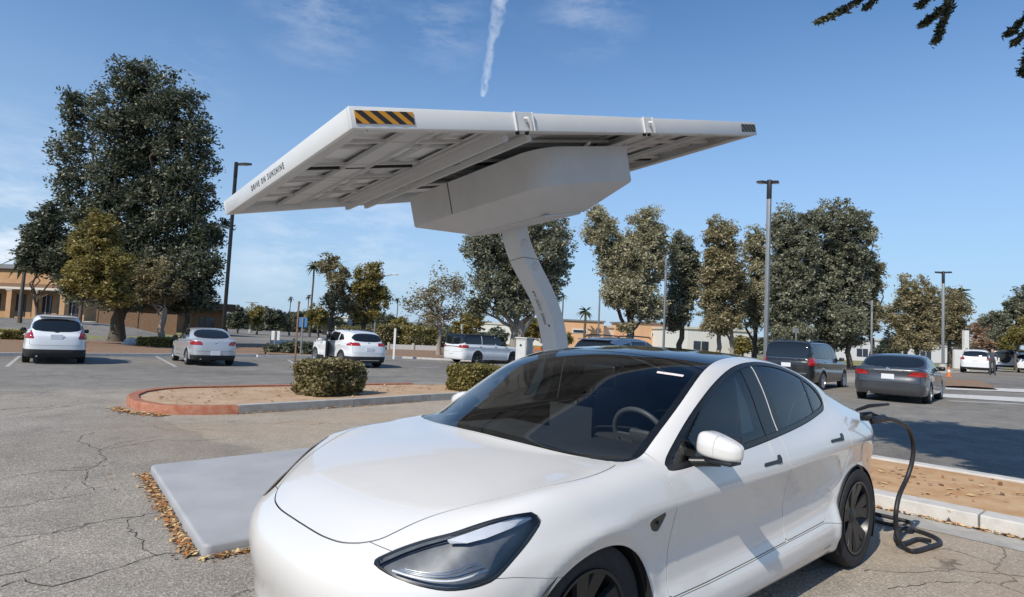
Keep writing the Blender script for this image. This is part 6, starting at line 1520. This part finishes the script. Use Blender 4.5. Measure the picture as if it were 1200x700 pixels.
# sprays of foliage hanging into the top right corner, and the off-frame tree they belong to
def overhang():
    root = thing('overhanging_tree', 'leafy twigs of an overhanging tree entering at the top right corner', 'tree', (-6.9, 4.9, .1))
    o = np.array([-6.9, 4.9, .1]); D = 6.2
    m = MB(); P = []; rs = np.random.RandomState(4)
    sprays = [([(1130, -110), (1050, -40), (1010, -2), (985, 14), (958, 26)], .0, 1.0), ([(1130, -110), (1060, -25), (1030, -5), (1014, 10)], .1, .6), ([(1180, -120), (1122, -20), (1108, 20), (1096, 50)], -.2, 1.1), ([(1180, -120), (1116, -5), (1096, 18), (1079, 30)], .0, .9), ([(1150, -90), (1100, -15), (1086, -2), (1078, 8)], .2, .5),
              ([(1240, -60), (1215, 5), (1195, 28), (1180, 42)], .2, .6), ([(1240, -60), (1215, 20), (1198, 42), (1187, 50)], .1, .5), ([(1240, -60), (1222, 20), (1204, 60), (1198, 88)], .0, .8)]
    for pts, dd, dens in sprays:
        W_ = [dep(x, y, D+dd)-o for x, y in pts]; q = smooth_poly(np.array(W_), 8, False); m.tube(q, np.linspace(.014, .002, len(q)), 6)
        L_ = len(q)
        for i in range(int(600*dens)):
            t = rs.rand()**.55; k = min(int(t*(L_-1)), L_-2); c = q[k]+(q[k+1]-q[k])*rs.rand(); P.append(c+rs.randn(3)*np.array([.024, .024, .022])*(1.15-.5*t))
    hub = dep(1180, -150, D)-o
    m.tube([(0, 0, -.2), (.1, 0, 1.5), (.2, -.3, 3.2), (.3, -.9, 4.4), tuple((np.array([.3, -.9, 4.4])+hub)/2+[0, 0, .4]), tuple(hub)], [.26, .2, .17, .11, .07, .03], 10)
    for pts in ((1130, -110), (1180, -120), (1150, -90), (1240, -60)): m.tube([tuple(hub), tuple(dep(*pts, D)-o)], [.03, .02], 6)
    big = []
    for px, py, rr, z in ((1050, 503, 1.0, 6.3), (1095, 512, 1.3, 6.6), (1140, 506, 1.2, 6.8), (1150, 528, 1.3, 6.3), (1195, 515, 1.4, 7.0), (1200, 535, 1.2, 6.6), (1260, 520, 1.6, 7.2), (1300, 545, 1.5, 6.8), (1240, 560, .9, 6.2)):
        g = at(px, py); p = g+np.array(SUNV)*(z/SUNV.z)-o; big.append((p[0], p[1], p[2], rr, rr, .55))
    for b_ in big: m.tube([(.3, -.9, 4.4), (b_[0]*.6+.1, b_[1]*.5-.3, 5.8), b_[:3]], [.10, .06, .03], 7)
    m.build('trunk', M_BARK, root, smooth=True)
    P = np.array(P); n = len(P); leaf_mesh('leaf_sprays', P, .027*(.6+.8*rs.rand(n)), rs.rand(n)**1.3, 5, LF_DARK, root, long=2.3)
    B2, T2 = crown_points(big, 34000, 6, .36, hollow=.1); leaf_mesh('crown', B2, .13*(.6+.8*rs.rand(len(B2))), T2, 7, LF_DARK, root, long=1.8)
overhang()

# ---------------------------------------------------------------- buildings, poles and small things
M_STUC = mat('orange_brick_stucco', (.38, .22, .11), .9, col2=(.47, .29, .155), scale=1.5, bump=.3, bscale=20)
M_STUCP = mat('apricot_stucco', (.62, .36, .20), .9, col2=(.68, .42, .25), scale=1.2)
M_CREAM = mat('cream_trim', (.58, .53, .44), .8, var=.06)
M_GREYR = mat('grey_roof_metal', (.18, .19, .20), .6, var=.1)
M_BROWNR = mat('dark_brown_roof', (.035, .025, .02), .9, var=.3)
M_WALLW = mat('white_render', (.66, .65, .62), .85, var=.05)
M_WIN = mat('dark_window_glass', (.03, .04, .055), .08, spec=.6)
M_POLE = mat('dark_bronze_pole', (.035, .034, .033), .45, metal=.4, var=.1); M_POLEG = mat('galvanised_pole', (.22, .23, .235), .5, metal=.3, var=.08)
M_WOODF = mat('brown_fence_board', (.22, .13, .075), .9, var=.25, scale=8)

def frame_at(px0, px1, D0, D1, zb=0):
    """axes for a building face seen between two picture columns"""
    a, b = foot(px0, D0), foot(px1, D1); a[2] = b[2] = min(a[2], b[2])+zb; u = b-a; L_ = np.linalg.norm(u); ang = math.atan2(u[1], u[0])
    return a, L_, ang
def building(name, label, px0, px1, D0, D1, fn, depth=14., zb=0, cat='building', group=None):
    a, L_, ang = frame_at(px0, px1, D0, D1, zb); root = thing(name, label, cat, a, ang, group)   # x along the face, -y? depth away from the camera
    toc = CAM-a; loc = np.array([math.cos(-ang)*toc[0]-math.sin(-ang)*toc[1], math.sin(-ang)*toc[0]+math.cos(-ang)*toc[1]]); sg = -1 if loc[1] > 0 else 1
    fn(root, L_, sg, depth); return root

def arcade(root, L_, sg, dp):
    MB().box((L_/2, sg*(dp/2+2.2), 2.6), (L_, dp, 5.2)).build('wall', M_STUC, root)
    MB().box((L_/2, sg*(dp/2+2.1), 5.4), (L_+.6, dp+.6, .5), bev=.05).build('roof', M_GREYR, root)
    MB().box((L_/2, sg*1.1, 3.05), (L_+.4, 2.4, .22)).build('arcade_roof', M_CREAM, root); MB().box((L_/2, sg*1.15, 3.35), (L_+.2, 2.2, .38)).build('fascia', M_BROWNR if False else mat('brown_fascia', (.20, .12, .07), .85, var=.1), root)
    n = int(L_/3.3)
    for i in range(n+1):
        x = L_-.5-i*3.3
        if x < 0: break
        MB().box((x, sg*.3, 1.47), (.62, .5, 2.94)).build('column', M_STUC, root)
        MB().box((x, sg*.3, 2.86), (.8, .66, .14)).build('capital', M_CREAM, root)
        w = MB().box((x-1.65, sg*2.17, 1.35), (2.5, .08, 2.3)).build('window', M_WIN, root)
        for k in (-.6, .6): MB().box((x-1.65+k*1.05, sg*2.11, 1.35), (.06, .05, 2.3)).build('frame', M_CREAM, w)
building('arcaded_building', 'orange brick building with a shaded arcade at the left edge', -190, 74, 66, 60, arcade, zb=0)
def lowb(root, L_, sg, dp):
    MB().box((L_/2, sg*dp/2, 1.5), (L_, dp, 3.0)).build('wall', mat('brown_brick', (.15, .085, .05), .9, var=.15, scale=3), root)
    MB().box((L_/2, sg*(dp/2-.5), 3.45), (L_+1.4, dp+1.6, .9), bev=.1).build('roof', M_BROWNR, root)
    for i in range(int(L_/2.6)):
        w = MB().box((1.6+i*2.6, -sg*.03, 1.25), (1.7, .05, 1.9)).build('window', M_WIN if i % 3 else M_WOODF, root)
        MB().box((1.6+i*2.6, -sg*.06, 1.25), (.06, .04, 1.9)).build('frame', M_WOODF, w)
building('low_building', 'low brown-roofed brick building in the shade behind the massive trunk', 100, 262, 64, 74, lowb, zb=0)
def stucco(root, L_, sg, dp):
    MB().box((L_/2, sg*dp/2, 2.3), (L_, dp, 4.6)).build('wall', M_STUCP, root)
    MB().box((L_/2, sg*dp/2, 4.72), (L_+.5, dp+.5, .24)).build('roof', M_GREYR, root)
    for i in range(max(1, int(L_/7))):
        w = MB().box((3.2+i*7, -sg*.03, 3.0), (2.4, .08, .75)).build('window', M_WALLW, root); MB().box((3.2+i*7, -sg*.08, 2.95), (2.1, .03, .45)).build('pane', M_WIN, w)
building('stucco_building', 'apricot stucco building with a narrow strip window right of the column', 655, 706, 98, 98, stucco, depth=12)
def whiteband(root, L_, sg, dp):
    MB().box((L_/2, sg*dp/2, 1.9), (L_, dp, 3.8)).build('wall', M_WALLW, root); MB().box((L_/2, sg*dp/2, 3.95), (L_+.4, dp+.4, .3)).build('roof', M_CREAM, root)
    for i in range(int(L_/6.5)):
        w = MB().box((2+i*6.5, -sg*.03, 1.5), (2.2, .07, 1.4)).build('window', M_WIN, root); MB().box((2+i*6.5, -sg*.07, 1.5), (.08, .03, 1.4)).build('frame', M_WALLW, w)
building('white_building', 'long pale building with dark shop windows joined to the apricot one', 706, 770, 100, 104, whiteband)
building('stucco_building', 'second apricot building glimpsed between the eucalyptus trees', 748, 800, 92, 94, stucco, depth=10)
building('white_building', 'white porch-fronted building behind the slim and round-topped trees', 805, 880, 82, 84, whiteband)
building('white_building', 'white building seen between the trunks above the grey saloon', 960, 1110, 108, 112, whiteband)
building('white_building', 'small pale building far off behind the boxy wagon', 558, 640, 118, 118, whiteband)
building('white_building', 'pale low building beyond the far trees left of the golden tree', 382, 405, 130, 130, whiteband, depth=8)
def portico(root, L_, sg, dp):
    MB().box((L_/2, sg*2, 3.1), (L_, 4, .5)).build('roof', M_WALLW, root)
    for x in (.12, L_-.12): MB().box((x, sg*.4, 1.45), (.16, .2, 2.9)).build('post', M_WALLW, root)
    MB().box((L_/2, sg*3.6, 1.45), (L_-.2, .3, 2.9)).build('wall', M_BROWNR, root)
building('gatehouse', 'small white flat-roofed shelter far off left of the white SUV', 370, 383, 128, 128, portico)

# long fence walls far off: boards are separate pieces where they show
def board_wall(name, label, px0, px1, D0, D1, h, m_, step=1.6, cat='fence'):
    a, L_, ang = frame_at(px0, px1, D0, D1); root = thing(name, label, cat, a, ang); n = max(2, int(L_/step))
    for i in range(n): MB().box(((i+.5)*L_/n, .02*(i % 2), h/2), (L_/n-.05, .08, h)).build('panel', m_, root)
    for i in range(n+1): MB().box((i*L_/n, 0, h/2+.08), (.14, .16, h+.16)).build('post', M_CREAM if m_ is not M_WOODF else M_WOODF, root)
board_wall('board_fence', 'brown panel fence before the low building right of the massive trunk', 112, 205, 56, 58, 2.1, M_WOODF, 2.2)
board_wall('screen_wall', 'tan screen wall behind the white SUV', 392, 480, 72, 72, 1.7, mat('tan_wall', (.36, .27, .17), .9, var=.08), 2.8, 'wall')
board_wall('rail_fence', 'long white low fence crossing behind the white SUV', 318, 372, 48, 46, .55, M_WALLW, 2.4)
board_wall('rail_fence', 'second white low fence right of the white SUV', 455, 512, 52, 54, .5, M_WALLW, 2.4)

# lamp posts
def lamp(label, px, pytop, D, r, heads, mtl, mtop=None, hl=.75, pybase=None):
    b = foot(px, D); t = dep(px, pytop, D)-b; h = t[2]; root = thing('lamp_post', label, 'lamp post', b, 0, 'lamp posts of the lot')
    MB().lathe([(.001, 0), (.26, 0), (.26, .55), (.22, .60), (.001, .60)], 14, 'Z').build('concrete_base', M_CONC, root, smooth=True, ang=40)
    MB().box((0, 0, (h-.9)/2), (r*2, r*2, h-.9), bev=r*.25).build('pole', mtl, root, smooth=True, ang=40)
    MB().box((0, 0, h-.45), (r*2.1, r*2.1, .9), bev=r*.25).build('pole_top', mtop or mtl, root, smooth=True, ang=40)
    for k, (dx, dy) in enumerate(heads):
        v = np.array([dx, dy]); v = v/np.linalg.norm(v); ang = math.atan2(v[1], v[0])
        P = [(0, -.06), (.18, -.13), (hl*.6, -.17), (hl, -.06), (hl+.06, 0), (hl, .06), (hl*.6, .17), (.18, .13), (0, .06)]
        M = Matrix.Translation((v[0]*r, v[1]*r, h-.12+(.04 if k else 0)))@Matrix.Rotation(ang, 4, 'Z')@Matrix.Rotation(R(-3), 4, 'Y')
        o = MB().prism(P, -.05, .05, M=M).build('lamp_head', mtop or mtl, root); MB().prism([(x*.8+.1, y*.75) for x, y in P], -.058, -.051, M=M).build('lens', M_WALLW, o)
    return root
rt = CR[:2]
lamp('dark tall lamp post right of the massive tree with one head', 261, 186, 34, .085, [rt], M_POLE)
lamp('tallest pole with two dark lamp heads above the black SUV', 897, 207, 27.5, .085, [-rt+.25*CF[:2], rt+.35*CF[:2]], M_POLEG, M_POLE, hl=.42)
lamp('lamp post before the fan palm', 1105, 317, 44, .085, [-rt, rt], M_POLEG, M_POLE, hl=.5)
lamp('thin far pole in front of the darker slim eucalyptus', 777, 302, 46, .07, [CF[:2]], M_POLEG)
lamp('short thin pole right of the big tree cluster', 1021, 352, 47, .065, [CF[:2]], M_POLEG)
lamp('very thin far pole between the column and the pale eucalyptus', 700, 340, 75, .08, [CF[:2]], M_POLEG)
lamp('far double-headed pole beyond the left round trees', 292, 354, 110, .10, [-rt, rt], M_POLEG, hl=1.0)
def cobra():
    b = foot(438, 60); root = thing('street_light', 'street light with curved arm behind the golden tree', 'street light', b); h = (dep(438, 320, 60)-b)[2]
    MB().tube([(0, 0, -.1), (0, 0, h*.85), (rt[0]*.5, rt[1]*.5, h*.96), (rt[0]*1.5, rt[1]*1.5, h)], [.10, .08, .05, .04], 8).build('pole', M_POLEG, root, smooth=True)
    MB().box((rt[0]*1.7, rt[1]*1.7, h), (.55, .3, .14), rz=math.atan2(rt[1], rt[0]), bev=.04).build('lamp_head', M_WALLW, root, smooth=True)
cobra()

# signs, cabinet, barrier, cone, bollards
def sign(name, label, px, pytop, D, w, h, face, post, cat='sign', pr=.035):
    b = foot(px, D); t = (dep(px, pytop, D)-b)[2]; ang = math.atan2(CR[1], CR[0]); root = thing(name, label, cat, b, ang, 'signs about the lot')
    MB().box((0, 0, t/2), (pr*2, pr*2, t)).build('post', post, root)
    if w: MB().box((0, -.0+(.05), t-h/2), (w, .02, h), bev=.006).build('sign_face', face, root)
    return root
M_BLUES = mat('blue_sign', (.05, .17, .38), .5); M_YEL = mat('pale_sign', (.7, .66, .5), .5)
sign('signpost', 'thin brown signpost left of the white SUV', 347, 353, 29.5, .10, .10, M_WOODF, M_WOODF)
sign('signpost', 'small blue sign left of the white SUV', 353, 372, 34, .45, .55, M_BLUES, M_POLEG)
sign('signpost', 'small white sign left of the blue one', 322, 388, 36, .5, .55, M_WALLW, M_POLEG)
sign('signpost', 'white sign on a stick behind the boxy wagon roof', 540, 380, 40, .16, .35, M_YEL, M_POLEG)
sign('signpost', 'white post right of the white SUV', 462, 385, 36, 0, 0, M_WALLW, M_WALLW, pr=.06)
sign('signpost', 'bare grey stub post behind the black SUV', 932, 385, 40, .4, .3, M_POLEG, M_POLEG)
b = foot(1130, 48); root = thing('sign_pillar', 'tall white sign pillar beside the far silver SUV', 'sign', b, math.atan2(CR[1], CR[0]))
MB().box((.1, 0, 1.6), (.36, .3, 3.2), bev=.02).build('pillar', M_WALLW, root); MB().box((-.45, 0, .9), (.8, .25, 1.5), bev=.02).build('sign_face', M_WALLW, root)
b = foot(614, 31); root = thing('utility_cabinet', 'grey utility cabinet in front of the boxy wagon', 'cabinet', b, math.atan2(CR[1], CR[0])-.5)
MB().box((0, 0, .80), (.62, .75, 1.6), bev=.03).build('body', M_CONC, root, smooth=True, ang=40); MB().box((0, 0, 1.63), (.70, .82, .06), bev=.015).build('lid', M_CANG, root)
MB().box((0, -.385, .8), (.52, .02, 1.35), bev=.004).build('door', M_CANG, root); MB().lathe([(.001, -.41), (.06, -.40), (.07, -.39)], 12, 'Y', c=(0, 0, 1.25)).build('badge', M_MATTE, root)
b = foot(638, 50); root = thing('safety_barrier', 'orange plastic safety barrier left of the column foot', 'barrier', b, math.atan2(CR[1], CR[0]))
M_ORB = mat('orange_plastic', (.62, .17, .04), .6, var=.08)
for z in (.35, .75): MB().box((0, 0, z), (1.7, .06, .22), bev=.01).build('rail', M_ORB, root)
for x in (-.75, -.25, .25, .75): MB().box((x, .04, .5), (.07, .06, 1.0)).build('post', M_ORB, root)
b = foot(1112, 34); root = thing('traffic_cone', 'orange traffic cone beside the dirt patch at the right', 'traffic cone', b); root.scale = (.8, .8, .75)
MB().box((0, 0, .02), (.38, .38, .04), bev=.01).build('base', M_ORB, root); MB().lathe([(.15, .04), (.10, .35), (.045, .74), (.03, .75), (.001, .75)], 16, 'Z').build('cone', M_ORB, root, smooth=True, ang=40)
MB().lathe([(.103, .36), (.078, .54)], 16, 'Z', cap=False).build('band', M_WALLW, root, smooth=True)
# pale boulder by the massive trunk
b = foot(157, 37, 392); bm = bmesh.new(); bmesh.ops.create_icosphere(bm, subdivisions=3, radius=1); rr = random.Random(3)
for v in bm.verts: v.co = Vector((v.co.x*.62, v.co.y*.45, max(v.co.z, -.2)*.42+.06))*(1+.08*math.sin(v.co.x*6+v.co.y*5)+.06*math.sin(v.co.z*9))
me = bpy.data.meshes.new('boulder'); bm.to_mesh(me); bm.free(); o = mesh_obj('boulder', me, M_CONCW); o.location = tuple(b); tag(o, 'pale rounded boulder right of the massive trunk', 'boulder')

# person standing by the far SUV
def person(label, loc, face, shirt, trousers):
    J = {'pel': (0, 0, .95), 'ch': (0, 0, 1.30), 'nk': (0, 0, 1.47), 'hd': (0.02, 0, 1.56), 'top': (.01, 0, 1.70), 'sl': (0, .19, 1.40), 'el': (.03, .26, 1.14), 'hl': (.16, .22, .92), 'sr': (0, -.19, 1.40), 'er': (.03, -.26, 1.14), 'hr': (.12, -.25, .90),
         'kl': (.03, .11, .50), 'al': (0, .12, .09), 'tl': (.16, .13, .04), 'kr': (.02, -.11, .50), 'ar': (-.03, -.12, .09), 'tr': (.12, -.13, .04), 'hpl': (0, .10, .90), 'hpr': (0, -.10, .90)}
    Rr = {'pel': .15, 'ch': .16, 'nk': .06, 'hd': .095, 'top': .075, 'sl': .07, 'el': .045, 'hl': .035, 'sr': .07, 'er': .045, 'hr': .035, 'kl': .06, 'al': .045, 'tl': .04, 'kr': .06, 'ar': .045, 'tr': .04, 'hpl': .09, 'hpr': .09}
    E = [('pel', 'ch'), ('ch', 'nk'), ('nk', 'hd'), ('hd', 'top'), ('ch', 'sl'), ('sl', 'el'), ('el', 'hl'), ('ch', 'sr'), ('sr', 'er'), ('er', 'hr'), ('pel', 'hpl'), ('hpl', 'kl'), ('kl', 'al'), ('al', 'tl'), ('pel', 'hpr'), ('hpr', 'kr'), ('kr', 'ar'), ('ar', 'tr')]
    K = list(J); me = bpy.data.meshes.new('body'); me.from_pydata([J[k] for k in K], [(K.index(a), K.index(b)) for a, b in E], [])
    root = thing('person', label, 'person', loc, face); o = mesh_obj('body', me, None, root); md = o.modifiers.new('k', 'SKIN')
    for i, k in enumerate(K): me.skin_vertices[0].data[i].radius = (Rr[k], Rr[k]*(.75 if k in ('ch', 'pel') else 1)); me.skin_vertices[0].data[i].use_root = (k == 'pel')
    s2 = o.modifiers.new('s', 'SUBSURF'); s2.levels = 2; s2.render_levels = 2
    bpy.context.view_layer.update(); m2 = bpy.data.meshes.new_from_object(o.evaluated_get(bpy.context.evaluated_depsgraph_get())); o.modifiers.clear(); o.data = m2; m2.name = 'body'
    sk = mat('skin', (.45, .27, .19), .6)
    for m_ in (shirt, trousers, sk, M_MATTE): m2.materials.append(m_)
    for p in m2.polygons:
        p.use_smooth = True; z = p.center.z; p.material_index = 2 if z > 1.46 or (abs(p.center.y) > .2 and z < 1.0 and p.center.x > .08) else (0 if z > .93 or abs(p.center.y) > .19 and z > .85 else (1 if z > .09 else 3))
    h = bmesh.new(); bmesh.ops.create_icosphere(h, subdivisions=2, radius=.105)
    for v in h.verts: v.co = Vector((v.co.x-.01, v.co.y*.92, v.co.z*1.0+1.655)) if v.co.z > -.03 or v.co.x < 0 else Vector((v.co.x*.5-.03, v.co.y*.8, v.co.z*.4+1.66))
    mh = bpy.data.meshes.new('hair'); h.to_mesh(mh); h.free(); mesh_obj('hair', mh, M_MATTE, root)
    return root
person('person in dark top and trousers standing right of the far silver SUV', tuple(foot(1163, 38.5)), R(20), mat('dark_shirt', (.06, .065, .08), .9), mat('dark_trousers', (.05, .05, .055), .9))

# distant hills
def hills():
    V = []; F = []; n = 0; rs = np.random.RandomState(2); az0, az1 = 150, 310; K = 200
    for i in range(K):
        a = R(az0+(az1-az0)*i/(K-1)); h = 34+26*math.sin(i*.11+1)+18*math.sin(i*.31)+7*math.sin(i*.9)
        for d, f in ((2600, 0), (3000, .7), (3500, 1.0), (4200, .2)): V.append((CAM[0]+d*math.cos(a), CAM[1]+d*math.sin(a), max(h, 5)*f-6*(f == 0)))
    for i in range(K-1):
        for j in range(3): F.append((i*4+j, i*4+4+j, i*4+5+j, i*4+1+j))
    o = MB().add(V, F).build('hills', mat('grey_hill_scrub', (.20, .20, .19), 1.0, var=.1, scale=.01), smooth=True); tag(o, 'low grey hills on the horizon', kind='structure')  # scrub in its own plain grey, faintly mottled
hills()
